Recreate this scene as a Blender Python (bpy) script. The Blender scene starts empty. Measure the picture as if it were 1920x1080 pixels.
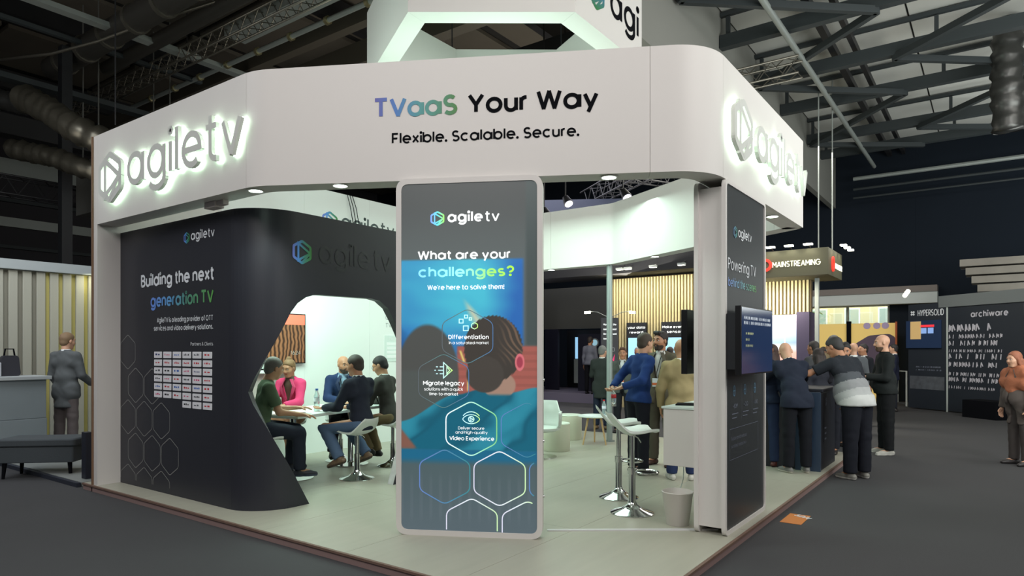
import bpy, bmesh, math, random
import numpy as np
from mathutils import Vector, Matrix
PI = math.pi
random.seed(7)
SC = bpy.context.scene
COL = SC.collection

# ------------------------------------------------------------------ camera, light, exposure
HEAD = math.radians(35.88)                       # viewing direction measured from the +X axis
FW = Vector((math.cos(HEAD), math.sin(HEAD), 0)); RT = Vector((math.sin(HEAD), -math.cos(HEAD), 0))
cam_d = bpy.data.cameras.new('camera'); cam = bpy.data.objects.new('camera', cam_d); COL.objects.link(cam)
cam.location = (0, 0, 1.625)
cam.rotation_euler = (PI/2, 0, HEAD - PI/2)
cam_d.sensor_width = 36; cam_d.lens = 1253/1920*36
cam_d.shift_y = (655-540)/1920
cam_d.clip_end = 300
SC.camera = cam
SC.view_settings.view_transform = 'Standard'; SC.view_settings.look = 'None'
SC.view_settings.gamma = 1; SC.view_settings.use_curve_mapping = False
SC.view_settings.exposure = 0.0
W = bpy.data.worlds.new('world'); SC.world = W; W.use_nodes = True
W.node_tree.nodes['Background'].inputs[0].default_value = (0.62, 0.68, 0.72, 1)
W.node_tree.nodes['Background'].inputs[1].default_value = 0.10

def light(kind, loc, energy, color=(1,1,1), size=1.0, size_y=None, aim=None, spot=None, blend=.6, spread=None):
    d = bpy.data.lights.new('scene_light', kind); d.energy = energy; d.color = color
    if kind == 'AREA':
        d.size = size
        if size_y: d.shape = 'RECTANGLE'; d.size_y = size_y
        if spread: d.spread = math.radians(spread)
    elif kind in ('POINT', 'SPOT'): d.shadow_soft_size = size
    if kind == 'SPOT': d.spot_size = math.radians(spot or 90); d.spot_blend = blend
    o = bpy.data.objects.new('scene_light', d); COL.objects.link(o); o.location = loc
    if aim is not None:
        o.rotation_euler = (Vector(aim)-Vector(loc)).to_track_quat('-Z', 'Y').to_euler()
    return o
MINT = (0.72, 1.0, 0.86)
# unseen area lights added overhead to brighten the fascia, column and aisles
light('AREA', (-2.5, 1.5, 7.6), 560, (1, .965, .945), 5, 4, aim=(4.0, 3.8, 2.5))
light('AREA', (3.0, -5.0, 7.2), 420, (1, .97, .95), 4, 3, aim=(7.0, 2.0, 2.0))
light('AREA', (12.0, -3.0, 7.2), 150, (1, .97, .93), 5, 3, aim=(12, -1, 0))
light('AREA', (-1.0, 9.5, 7.2), 200, (.93, .97, 1), 4, 3, aim=(2.5, 10, 0))
light('AREA', (16.0, 4.6, 6.2), 300, (1, .97, .88), 5, 3, aim=(16.5, 4.8, 0))
light('AREA', (15.0, 10.0, 6.4), 260, (.9, .9, 1), 4, 4, aim=(17, 10, 0))
# unseen uplights added to brighten the roof, in place of bounced light
light('AREA', (9.5, -5.0, 3.4), 760, (.93, .98, .95), 8, 4, aim=(14, 0, 9))
light('AREA', (20, -3.0, 3.4), 300, (.93, .98, .95), 5, 4, aim=(19, -1, 9))
light('AREA', (0.5, 12.0, 3.6), 100, (1, .97, .9), 5, 4, aim=(5, 14, 10))
light('AREA', (14.5, 7.8, 3.4), 260, (1, .94, .84), 4, 4, aim=(13.5, 9, 10))
# mint area lights added for pod, floor and hanging sign, without fixtures
light('AREA', (5.0, 7.2, 2.95), 92, MINT, 1.6, 1.2, aim=(5.3, 7.8, 0))
light('AREA', (8.2, 5.4, 3.9), 105, MINT, 2.6, 2.6, aim=(8.2, 5.4, 0))
light('AREA', (7.0, 5.2, 4.2), 48, MINT, 2.2, 2.2, aim=(7.0, 5.4, 9))
light('AREA', (4.6, 6.8, 4.0), 34, MINT, 1.2, 1.2, aim=(6.0, 6.2, 6.0))

# ------------------------------------------------------------------ helpers
def lin(c):
    r = []
    for x in c[:3]:
        x = x/255 if max(c) > 1.001 else x
        r.append(x/12.92 if x <= .04045 else ((x+.055)/1.055)**2.4)
    return (*r, 1)
MATS = {}
def M(name, col, rough=.55, metal=0, emit=None, es=0, noise=0, nscale=8, bump=0, bscale=60, stretch=None, trans=0, spec=None, alpha=None):
    if name in MATS: return MATS[name]
    m = bpy.data.materials.new(name); m.use_nodes = True
    nt = m.node_tree; b = nt.nodes['Principled BSDF']; L = nt.links
    c = lin(col); b.inputs['Base Color'].default_value = c
    b.inputs['Roughness'].default_value = rough; b.inputs['Metallic'].default_value = metal
    if spec is not None: b.inputs['Specular IOR Level'].default_value = spec
    if trans: b.inputs['Transmission Weight'].default_value = trans
    if alpha is not None: b.inputs['Alpha'].default_value = alpha
    if emit: b.inputs['Emission Color'].default_value = lin(emit); b.inputs['Emission Strength'].default_value = es
    if noise or bump:
        tc = nt.nodes.new('ShaderNodeTexCoord'); mp = nt.nodes.new('ShaderNodeMapping')
        L.new(tc.outputs['Object'], mp.inputs[0])
        if stretch: mp.inputs['Scale'].default_value = stretch
    if noise:
        n = nt.nodes.new('ShaderNodeTexNoise'); n.inputs['Scale'].default_value = nscale; n.inputs['Detail'].default_value = 5
        L.new(mp.outputs[0], n.inputs['Vector'])
        r = nt.nodes.new('ShaderNodeMix'); r.data_type = 'RGBA'
        r.inputs[6].default_value = tuple(x*(1-noise) for x in c[:3])+(1,); r.inputs[7].default_value = tuple(min(1, x*(1+noise)) for x in c[:3])+(1,)
        L.new(n.outputs[0], r.inputs[0]); L.new(r.outputs[2], b.inputs['Base Color'])
    if bump:
        n2 = nt.nodes.new('ShaderNodeTexNoise'); n2.inputs['Scale'].default_value = bscale; n2.inputs['Detail'].default_value = 3
        L.new(mp.outputs[0], n2.inputs['Vector'])
        bp = nt.nodes.new('ShaderNodeBump'); bp.inputs['Strength'].default_value = bump; bp.inputs['Distance'].default_value = .01
        L.new(n2.outputs[0], bp.inputs['Height']); L.new(bp.outputs[0], b.inputs['Normal'])
    MATS[name] = m; return m
def GRAD(name, stops, axis=0, es=0, flip=False, diag=False):
    """print with a colour run along the object's own box"""
    if name in MATS: return MATS[name]
    m = bpy.data.materials.new(name); m.use_nodes = True; nt = m.node_tree; b = nt.nodes['Principled BSDF']; L = nt.links
    tc = nt.nodes.new('ShaderNodeTexCoord'); sp = nt.nodes.new('ShaderNodeSeparateXYZ'); L.new(tc.outputs['Generated'], sp.inputs[0])
    cr = nt.nodes.new('ShaderNodeValToRGB'); src = sp.outputs[axis]
    if flip:
        mt = nt.nodes.new('ShaderNodeMath'); mt.operation = 'SUBTRACT'; mt.inputs[0].default_value = 1; L.new(src, mt.inputs[1]); src = mt.outputs[0]
    if diag:
        m2 = nt.nodes.new('ShaderNodeMath'); m2.operation = 'MULTIPLY_ADD'; L.new(src, m2.inputs[0]); m2.inputs[1].default_value = .5
        m3 = nt.nodes.new('ShaderNodeMath'); m3.operation = 'MULTIPLY_ADD'; L.new(sp.outputs[2], m3.inputs[0]); m3.inputs[1].default_value = -.5; m3.inputs[2].default_value = .5
        L.new(m3.outputs[0], m2.inputs[2]); src = m2.outputs[0]
    L.new(src, cr.inputs[0]); el = cr.color_ramp.elements
    while len(el) < len(stops): el.new(.5)
    for e, (p, c) in zip(el, stops): e.position = p; e.color = lin(c)
    L.new(cr.outputs[0], b.inputs['Base Color'])
    if es: L.new(cr.outputs[0], b.inputs['Emission Color']); b.inputs['Emission Strength'].default_value = es
    MATS[name] = m; return m

def tag(o, label=None, cat=None, group=None, kind=None):
    if label: o['label'] = label
    if cat: o['category'] = cat
    if group: o['group'] = group
    if kind: o['kind'] = kind
    return o
def thing(name, label, cat, loc=(0,0,0), rz=0, group=None):
    o = bpy.data.objects.new(name, None); COL.objects.link(o); o.location = loc; o.rotation_euler = (0, 0, rz)
    o.empty_display_size = .1
    return tag(o, label, cat, group)
def root_of(p):
    while p.parent: p = p.parent
    return p
class MB:
    """collects verts and faces; world=True keeps world coordinates whatever the parent's location is"""
    def __init__(s, xf=None): s.v = []; s.f = []; s.mi = []; s.xf = xf
    def add(s, vs, fs, mi=0):
        n = len(s.v)
        s.v += [tuple(v) for v in vs]; s.f += [tuple(i+n for i in f) for f in fs]; s.mi += [mi]*len(fs); return s
    def box(s, lo, hi, mi=0):
        x0,y0,z0 = lo; x1,y1,z1 = hi
        return s.add([(x0,y0,z0),(x1,y0,z0),(x1,y1,z0),(x0,y1,z0),(x0,y0,z1),(x1,y0,z1),(x1,y1,z1),(x0,y1,z1)],
              [(0,3,2,1),(4,5,6,7),(0,1,5,4),(1,2,6,5),(2,3,7,6),(3,0,4,7)], mi)
    def bar(s, a, b, w, h=None, mi=0, up=(0,0,1)):
        h = h or w; a = Vector(a); b = Vector(b); d = (b-a).normalized(); u = Vector(up)
        if abs(d.dot(u)) > .98: u = Vector((1,0,0))
        r = d.cross(u).normalized(); u = r.cross(d).normalized(); vs = []
        for p in (a, b):
            for i, j in ((-1,-1),(1,-1),(1,1),(-1,1)): vs.append(p + r*(i*w/2) + u*(j*h/2))
        return s.add(vs, [(0,3,2,1),(4,5,6,7),(0,1,5,4),(1,2,6,5),(2,3,7,6),(3,0,4,7)], mi)
    def tube(s, path, r, n=8, mi=0, caps=True):
        P = [Vector(p) for p in path]; rs = r if hasattr(r, '__len__') else [r]*len(P); vs = []; prev = None
        for i, p in enumerate(P):
            d = (P[min(i+1, len(P)-1)]-P[max(i-1, 0)]).normalized()
            if prev is None:
                u = Vector((0,0,1)) if abs(d.z) < .95 else Vector((1,0,0)); x = d.cross(u).normalized()
            else: x = (prev - d*prev.dot(d)).normalized()
            prev = x; y = d.cross(x)
            for k in range(n):
                a = 2*PI*k/n; vs.append(p + (x*math.cos(a)+y*math.sin(a))*rs[i])
        fs = []
        for i in range(len(P)-1):
            for k in range(n): fs.append((i*n+k, i*n+(k+1)%n, (i+1)*n+(k+1)%n, (i+1)*n+k))
        if caps: fs.append(tuple(range(n-1, -1, -1))); fs.append(tuple((len(P)-1)*n+k for k in range(n)))
        return s.add(vs, fs, mi)
    def lathe(s, prof, c=(0,0,0), n=24, mi=0):
        vs = []; fs = []; m = len(prof)
        for k in range(n):
            a = 2*PI*k/n
            for r, z in prof: vs.append((c[0]+r*math.cos(a), c[1]+r*math.sin(a), c[2]+z))
        for k in range(n):
            k2 = (k+1) % n
            for j in range(m-1): fs.append((k*m+j, k2*m+j, k2*m+j+1, k*m+j+1))
        return s.add(vs, fs, mi)
    def prism(s, poly, z0, z1, mi=0):
        n = len(poly); vs = [(x,y,z0) for x,y in poly]+[(x,y,z1) for x,y in poly]
        return s.add(vs, [tuple(range(n-1,-1,-1)), tuple(range(n, 2*n))]+[(i,(i+1)%n,n+(i+1)%n,n+i) for i in range(n)], mi)
    def slab(s, poly, O, R, U, t, mi=0):
        """2-D polygon (r,u) standing on plane O,R,U with thickness t along -R x U"""
        O = Vector(O); R = Vector(R); U = Vector(U); N = R.cross(U); n = len(poly)
        vs = [O+R*a+U*b for a,b in poly]+[O+R*a+U*b-N*t for a,b in poly]
        return s.add(vs, [tuple(range(n)), tuple(range(2*n-1, n-1, -1))]+[(i,n+i,n+(i+1)%n,(i+1)%n) for i in range(n)], mi)
    def build(s, name, mat, parent=None, smooth=False, bevel=0, kind=None, label=None, local=False):
        off = Vector((0,0,0))
        if parent is not None and not local: off = root_of(parent).location
        me = bpy.data.meshes.new(name)
        vs = s.v
        if s.xf: vs = [tuple(s.xf @ Vector(v)) for v in vs]
        me.from_pydata([(v[0]-off[0], v[1]-off[1], v[2]-off[2]) for v in vs], [], s.f)
        for m in (mat if isinstance(mat, (list, tuple)) else [mat]): me.materials.append(m)
        if any(s.mi): me.polygons.foreach_set('material_index', s.mi)
        if smooth: me.shade_smooth() if hasattr(me, 'shade_smooth') else None
        me.update()
        o = bpy.data.objects.new(name, me); COL.objects.link(o)
        if parent is not None: o.parent = parent
        if bevel:
            bm = o.modifiers.new('bevel', 'BEVEL'); bm.width = bevel; bm.segments = 2; bm.limit_method = 'ANGLE'; bm.angle_limit = .6
        if smooth == 'auto' or smooth == 2: smooth_by_angle(me)
        if kind: o['kind'] = kind
        if label: o['label'] = label
        return o
def smooth_by_angle(me, deg=38):
    bm = bmesh.new(); bm.from_mesh(me)
    for e in bm.edges:
        e.smooth = len(e.link_faces) == 2 and e.calc_face_angle(0) < math.radians(deg)
    for f in bm.faces: f.smooth = True
    bm.to_mesh(me); bm.free()
def rpoly(pts, r, n=6):
    """round the corners of a closed polygon; r = radius or list"""
    out = []; N = len(pts)
    for i in range(N):
        p = Vector(pts[i]); a = Vector(pts[i-1]); b = Vector(pts[(i+1)%N]); ri = r[i] if hasattr(r, '__len__') else r
        if ri <= 0: out.append(tuple(p)); continue
        da = (a-p).normalized(); db = (b-p).normalized(); ang = da.angle(db); t = min(ri/math.tan(ang/2), (a-p).length*.49, (b-p).length*.49)
        for k in range(n+1):
            s = k/n; out.append(tuple((p+da*t)*(1-s)**2 + p*2*s*(1-s) + (p+db*t)*s*s))
    return out
def rrect(x0, y0, x1, y1, r, n=6): return rpoly([(x0,y0),(x1,y0),(x1,y1),(x0,y1)], r, n)
def ring_slab(mb, outer, inner, O, R, U, t, mi=0):
    """frame between two polygons with equal point counts"""
    O = Vector(O); R = Vector(R); U = Vector(U); N = R.cross(U); n = len(outer)
    vs = [O+R*a+U*b for a,b in outer]+[O+R*a+U*b for a,b in inner]+[O+R*a+U*b-N*t for a,b in outer]+[O+R*a+U*b-N*t for a,b in inner]
    fs = []
    for i in range(n):
        j = (i+1)%n
        fs += [(i,j,n+j,n+i), (2*n+j,2*n+i,3*n+i,3*n+j), (i,2*n+i,2*n+j,j), (n+j,3*n+j,3*n+i,n+i)]
    return mb.add(vs, fs, mi)
def copy_tree(o, parent=None):
    c = o.copy(); COL.objects.link(c); c.parent = parent
    for ch in o.children: copy_tree(ch, c)
    return c

# ------------------------------------------------------------------ a geometric stroke alphabet
def arc(cx, cy, rx, ry, a0, a1, n=None):
    n = n or max(3, int(abs(a1-a0)/18))
    return [(cx+rx*math.cos(math.radians(a0+(a1-a0)*i/n)), cy+ry*math.sin(math.radians(a0+(a1-a0)*i/n))) for i in range(n+1)]
def glyph(c, X):
    """strokes as centre lines, cap height 1, small letters X high; returns strokes, width"""
    r = .345; h = X/2; q = .27; e_ = .045
    bowl = lambda: arc(r, h, r, h, 0, 360, 20)[:-1]+['c']
    G = {
     'a': ([bowl(), [(2*r+e_,-.0),(2*r+e_,X)]], 2*r+e_), 'b': ([bowl(), [(-e_+.01,0),(-e_+.01,1.06)]], 2*r), 'c': ([arc(r,h,r,h,48,312)], 2*r*.92),
     'd': ([bowl(), [(2*r+e_,0),(2*r+e_,1.06)]], 2*r+e_), 'e': ([[(0.03,h),(2*r,h)]+arc(r,h,r,h,0,312)[1:]], 2*r),
     'f': ([[(.13,0),(.13,.86)]+arc(.31,.86,.18,.2,180,90,4)[1:]+[(.38,1.06)], [(-.02,X),(.36,X)]], .34),
     'g': ([bowl(), [(2*r+e_,X),(2*r+e_,-.02)]+arc(r+e_/2,-.02,r+e_/2,.29,0,-150)], 2*r+e_), 'h': ([[(0,0),(0,1.06)], [(0,h)]+arc(q,X-q,q,q,180,0)+[(2*q,0)]], 2*q),
     'i': ([[(0,0),(0,X)], arc(0,1.02,.045,.045,0,360,8)[:-1]+['c']], 0), 'j': ([[(0,X),(0,-.2),(-.12,-.28)], arc(0,1.02,.045,.045,0,360,8)[:-1]+['c']], 0),
     'k': ([[(0,0),(0,1.06)], [(.5,X),(0,.3)], [(.18,.46),(.52,0)]], .52), 'l': ([[(0,0),(0,1.06)]], 0),
     'm': ([[(0,0),(0,X)], [(0,h)]+arc(.22,X-.22,.22,.22,180,0)+[(.44,0)], [(.44,h)]+arc(.66,X-.22,.22,.22,180,0)+[(.88,0)]], .88),
     'n': ([[(0,0),(0,X)], [(0,h)]+arc(q,X-q,q,q,180,0)+[(2*q,0)]], 2*q), 'o': ([bowl()], 2*r),
     'p': ([bowl(), [(-e_+.01,X),(-e_+.01,-.32)]], 2*r), 'q': ([bowl(), [(2*r+e_,X),(2*r+e_,-.32)]], 2*r+e_),
     'r': ([[(0,0),(0,X)], [(0,h)]+arc(.24,X-.24,.24,.24,180,80,5)], .28),
     's': ([arc(.24,X*.74,.22,X*.26,40,180)+arc(.24,X*.74,.22,X*.26,198,270,4)+arc(.24,X*.25,.25,X*.25,90,-140,9)[1:]], .49),
     't': ([[(.13,1.0),(.13,.2)]+arc(.31,.2,.18,.2,180,270,4)[1:]+[(.36,0)], [(-.03,X),(.36,X)]], .34),
     'u': ([[(2*q,0),(2*q,X)], [(0,X)]+arc(q,q,q,q,180,360)+[(2*q,h)]], 2*q), 'v': ([[(0,X),(.3,0),(.6,X)]], .6),
     'w': ([[(0,X),(.24,0),(.48,X),(.72,0),(.96,X)]], .96), 'x': ([[(0,0),(.52,X)], [(0,X),(.52,0)]], .52),
     'y': ([[(0,X),(.3,0)], [(.6,X),(.18,-.32)]], .6), 'z': ([[(0,X),(.5,X),(0,0),(.5,0)]], .5),
     'A': ([[(0,0),(.4,1),(.8,0)], [(.14,.3),(.66,.3)]], .8), 'B': ([[(0,0),(0,1),(.3,1)]+arc(.3,.76,.24,.24,90,-90)+[(0,.52)], [(.3,.52)]+arc(.3,.26,.28,.26,90,-90)+[(0,0)]], .58),
     'C': ([arc(.5,.5,.5,.5,45,315)], .88), 'D': ([[(0,0),(0,1),(.28,1)]+arc(.28,.5,.42,.5,90,-90)+[(0,0)]], .7),
     'E': ([[(.52,1),(0,1),(0,0),(.52,0)], [(0,.5),(.46,.5)]], .52), 'F': ([[(.52,1),(0,1),(0,0)], [(0,.5),(.46,.5)]], .52),
     'G': ([arc(.5,.5,.5,.5,45,360)+[(.55,.5)]], .95), 'H': ([[(0,0),(0,1)], [(.7,0),(.7,1)], [(0,.5),(.7,.5)]], .7),
     'I': ([[(0,0),(0,1)]], 0), 'J': ([[(.45,1),(.45,.24)]+arc(.22,.24,.23,.24,0,-150)], .45), 'K': ([[(0,0),(0,1)], [(.6,1),(0,.4)], [(.2,.6),(.62,0)]], .62),
     'L': ([[(0,1),(0,0),(.5,0)]], .5), 'M': ([[(0,0),(0,1),(.42,.35),(.84,1),(.84,0)]], .84), 'N': ([[(0,0),(0,1),(.68,0),(.68,1)]], .68),
     'O': ([arc(.5,.5,.5,.5,0,360,24)[:-1]+['c']], 1), 'P': ([[(0,0),(0,1),(.3,1)]+arc(.3,.74,.27,.26,90,-90)+[(0,.48)]], .58),
     'Q': ([arc(.5,.5,.5,.5,0,360,24)[:-1]+['c'], [(.6,.3),(.95,-.05)]], 1), 'R': ([[(0,0),(0,1),(.3,1)]+arc(.3,.74,.27,.26,90,-90)+[(0,.48)], [(.28,.48),(.6,0)]], .6),
     'S': ([arc(.31,.74,.27,.26,35,270,11)+arc(.31,.25,.3,.25,90,-145,11)[1:]], .6), 'T': ([[(0,1),(.68,1)], [(.34,1),(.34,0)]], .68),
     'U': ([[(0,1),(0,.32)]+arc(.33,.32,.33,.32,180,360)+[(.66,1)]], .66), 'V': ([[(0,1),(.38,0),(.76,1)]], .76),
     'W': ([[(0,1),(.28,0),(.56,1),(.84,0),(1.12,1)]], 1.12), 'X': ([[(0,0),(.64,1)], [(0,1),(.64,0)]], .64), 'Y': ([[(0,1),(.35,.42),(.7,1)], [(.35,.42),(.35,0)]], .7),
     'Z': ([[(0,1),(.6,1),(0,0),(.6,0)]], .6),
     '0': ([arc(.3,.5,.3,.5,0,360,18)[:-1]+['c']], .6), '1': ([[(0,.8),(.2,1),(.2,0)]], .25), '2': ([arc(.28,.72,.27,.28,170,-20,9)+[(0,0),(.58,0)]], .58),
     '3': ([arc(.27,.75,.25,.25,150,-90,10), arc(.27,.26,.28,.26,90,-150,10)], .55), '4': ([[(.45,0),(.45,1),(0,.25),(.62,.25)]], .62),
     '5': ([[(.5,1),(.08,1),(.04,.56)]+arc(.27,.32,.28,.32,130,-150,10)], .56), '6': ([arc(.3,.3,.3,.3,0,360,16)[:-1]+['c'], [(.02,.35),(.4,1)]], .6),
     '7': ([[(0,1),(.55,1),(.18,0)]], .55), '8': ([arc(.28,.76,.23,.24,0,360,14)[:-1]+['c'], arc(.28,.27,.28,.27,0,360,14)[:-1]+['c']], .56), '9': ([arc(.3,.7,.3,.3,0,360,16)[:-1]+['c'], [(.58,.65),(.2,0)]], .6),
     '.': ([arc(0,.04,.04,.04,0,360,8)[:-1]+['c']], .02), ',': ([[(.03,.06),(-.03,-.14)]], .02), '!': ([[(0,1),(0,.32)], arc(0,.04,.04,.04,0,360,8)[:-1]+['c']], 0),
     '?': ([arc(.25,.72,.25,.28,170,-60,9)+[(.25,.4),(.25,.3)], arc(.25,.04,.04,.04,0,360,8)[:-1]+['c']], .5), "'": ([[(0,1.02),(-.03,.8)]], 0),
     '-': ([[(0,.4),(.32,.4)]], .32), '+': ([[(0,.45),(.5,.45)], [(.25,.2),(.25,.7)]], .5), '/': ([[(0,0),(.4,1)]], .4), ':': ([arc(0,.1,.04,.04,0,360,8)[:-1]+['c'], arc(0,.6,.04,.04,0,360,8)[:-1]+['c']], 0),
     '&': ([[(.62,0),(.12,.72)]+arc(.28,.8,.17,.18,200,-30,7)+[(.05,.36)]+arc(.25,.24,.23,.24,150,330,7)+[(.6,.42)]], .64), '>': ([[(0,.15),(.3,.42),(0,.7)]], .3),
    }
    return G.get(c, ([[(0,.4),(.3,.4)]], .3))
def ribbon(path, w, closed):
    """mitred flat ribbon along a 2-D path -> left and right edge points"""
    P = [Vector(p) for p in path]; n = len(P); Lp = []; Rp = []
    for i in range(n):
        a = P[i-1] if (closed or i > 0) else None; b = P[(i+1) % n] if (closed or i < n-1) else None
        d1 = (P[i]-a).normalized() if a is not None else None; d2 = (b-P[i]).normalized() if b is not None else None
        if d1 is None: d1 = d2
        if d2 is None: d2 = d1
        t = d1+d2; t = t.normalized() if t.length > 1e-6 else d1
        nr = Vector((-t.y, t.x)); k = w/2/max(.40 if closed else .62, abs(nr.dot(Vector((-d1.y, d1.x)))))
        Lp.append(P[i]+nr*k); Rp.append(P[i]-nr*k)
    return Lp, Rp
def strokes_to(mb, strokes, w, O, R, U, depth=0, mi=0, lift=0):
    O = Vector(O); R = Vector(R); U = Vector(U); N = R.cross(U)
    cutup = []
    for s in strokes:                                   # open strokes break at sharp corners so both limbs keep full width
        if s[-1] == 'c' or len(s) < 3: cutup.append(s); continue
        P = [Vector(p) for p in s]; cur = [P[0]]
        for i in range(1, len(P)-1):
            d1 = (P[i]-P[i-1]).normalized(); d2 = (P[i+1]-P[i]).normalized()
            if d1.dot(d2) < .12:
                e = min(w*.42, .2)*(1 if d1.dot(d2) > -.3 else .35)
                cutup.append(cur+[P[i]+d1*e]); cur = [P[i]-d2*e]
            else: cur.append(P[i])
        cutup.append(cur+[P[-1]])
    for si, s in enumerate(cutup):
        closed = s[-1] == 'c'; s = s[:-1] if closed else s; lf = lift+.00022*(si % 5)
        Lp, Rp = ribbon(s, w, closed); n = len(Lp); vs = []; fs = []
        f = lambda p, z: O+R*p.x+U*p.y+N*(z+lf)
        vs = [f(p, depth) for p in Lp]+[f(p, depth) for p in Rp]
        m = n if closed else n-1
        for i in range(m):
            j = (i+1)%n; fs.append((n+i, n+j, j, i))
        if depth:
            vs += [f(p, 0) for p in Lp]+[f(p, 0) for p in Rp]
            for i in range(m):
                j = (i+1)%n; fs += [(i,j,2*n+j,2*n+i), (n+j,n+i,3*n+i,3*n+j), (2*n+i,2*n+j,3*n+j,3*n+i)]
            if not closed: fs += [(0,2*n,3*n,n), (n-1,2*n-1,4*n-1,3*n-1)]
        mb.add(vs, fs, mi)
def text_strokes(s, size, w, track=.16, space=.36, xh=.78):
    X = (xh-w)/(1-w); x = 0; out = []
    for c in s:
        if c == ' ': x += space; continue
        st, adv = glyph(c, X)
        for k in st:
            cl = k[-1] == 'c'; pts = [((x+w/2+a)*size, (w/2+b*(1-w))*size) for a, b in (k[:-1] if cl else k)]
            out.append(pts+(['c'] if cl else []))
        x += adv+w+track
    return out, (x-track)*size
def text(mb, s, size, O, R, U=(0,0,1), weight=.14, width=None, align='l', depth=0, lift=.003, mi=0, track=.14, space=.34):
    st, wd = text_strokes(s, size, weight, track, space)
    k = 1
    if width: k = width/wd; wd = width
    dx = {'l': 0, 'c': -wd/2, 'r': -wd}[align]
    st = [[((p[0]*k+dx), p[1]) if p != 'c' else 'c' for p in q] for q in st]
    strokes_to(mb, st, weight*size*min(1, (1+k)/2), O, R, U, depth, mi, lift); return wd
def hexpts(w, h, r=None):
    return rpoly([(0,h/2),(-w/2,h/4),(-w/2,-h/4),(0,-h/2),(w/2,-h/4),(w/2,h/4)], r if r is not None else w*.12, 4)
def hexmark(mb, w, h, O, R, U=(0,0,1), sw=None, depth=0, lift=.003, mi=0):
    """rounded hexagon with the play triangle inside"""
    sw = sw or w*.11; hx = hexpts(w-sw, h-sw)
    strokes_to(mb, [hx+['c']], sw, O, R, U, depth, mi, lift)
    A = (-w*.2, h*.34); B = (w*.42, 0-h*.02); C = (-w*.2, -h*.34)
    strokes_to(mb, [[A, B, C, 'c']], sw*.85, O, R, U, depth, mi, lift+.0008)
    strokes_to(mb, [[(w*.42, -h*.03), (-w*.02, -h*.42)]], sw*.7, O, R, U, depth, mi, lift+.0016)
# ------------------------------------------------------------------ materials
WHITE = M('white_laminate', (214,210,206), .5, bump=.05, bscale=3)
WHITE_IN = M('white_wall_paint', (232,238,234), .6)
BLACKP = M('black_laminate', (40,41,49), .42, noise=.05, nscale=2)
INK = M('black_vinyl', (14,15,19), .9, spec=.08)
PANELDK = M('dark_print', (64,68,70), .35)
PRINTW = M('white_print', (222,226,230), .5)
LETTER = M('grey_letter_face', (206,208,202), .45)
HALO = M('halo_led', (255,255,245), .5, emit=(214,255,226), es=8.5)
BLUEGREEN = [(0,(112,126,214)),(.3,(84,150,224)),(.6,(70,150,140)),(1,(62,140,46))]
CHROME = M('chrome', (205,205,205), .12, 1)
DARKMETAL = M('dark_metal', (38,40,44), .5, .3)
LAMP = M('lamp_glow', (255,255,255), .4, emit=(225,255,238), es=22)
WOODOAK = M('pale_oak', (196,164,116), .5, noise=.15, nscale=6, stretch=(1,1,.15))
UZ = Vector((0,0,1))
ZF, ZB, ZT = .075, 3.045, 4.055                    # platform, fascia underside and top
C1, C2, C3, C4, C5, CL = (3.39,5.235), (5.215,1.82), (8.345,1.82), (10.2,5.10), (10.2,8.36), (3.39,8.268)

# ------------------------------------------------------------------ hall floor and stand platform
mb = MB(); mb.box((-14,-16,-.2),(46,40,0))
floor_mat = M('grey_carpet', (66,66,68), .8, noise=.10, nscale=1.2, bump=.25, bscale=180, spec=.25)
tag(mb.build('floor', floor_mat), kind='structure')

plat = thing('stand_platform', 'pale oak-look raised floor platform of the white corner stand', 'platform', (3.37,1.715,0))
OAKFLOOR = M('greyed_oak_floor', (166,164,150), .38, noise=.10, nscale=5, stretch=(.25,2.2,1), spec=.35)
MB().box((3.40,1.745,.0),(11.06,8.60,.055)).build('deck', M('deck_core', (90,80,70)), plat)
vs_ = [1.73, 2.93, 4.02, 5.09, 6.16, 7.23, 8.30, 8.60]
us_ = [3.385, 5.79, 8.19, 10.40]
k = 0
for i in range(len(vs_)-1):
    cuts = [us_[0], us_[0]+(1.6 if i%2 else 2.44), us_[0]+(4.04 if i%2 else 4.88), 11.10]
    for j in range(3):
        MB().box((cuts[j]+.0012, vs_[i]+.0016, .055),(cuts[j+1]-.0012, vs_[i+1]-.0016, ZF)).build('floor_panel', OAKFLOOR, plat, bevel=.0012)
EDGE = M('raw_brown_edge', (112,88,76), .7, noise=.2, nscale=20); SKIRT = M('pinkish_skirting', (142,118,114), .6)
mb = MB(); mb.box((3.362,1.707,.056),(3.385,8.60,ZF-.001)); mb.box((3.385,1.707,.056),(11.10,1.73,ZF-.001)); mb.build('edge_strip', EDGE, plat)
mb = MB(); mb.box((3.375,1.72,0),(3.40,8.60,.052)); mb.box((3.40,1.72,0),(11.06,1.745,.052)); mb.build('skirting', SKIRT, plat)
# low aluminium strip on the platform between the two lightbox columns
mb = MB(); d = (Vector((5.42,1.99,0))-Vector((4.60,2.96,0))); mb.bar((4.80,3.10,ZF+.006),(5.68,1.93,ZF+.006),.03,.012)
tag(mb.build('floor_strip', M('white_alu', (205,205,205), .4)), 'thin white metal strip laid across the platform between the two tall columns', 'floor strip')

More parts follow.
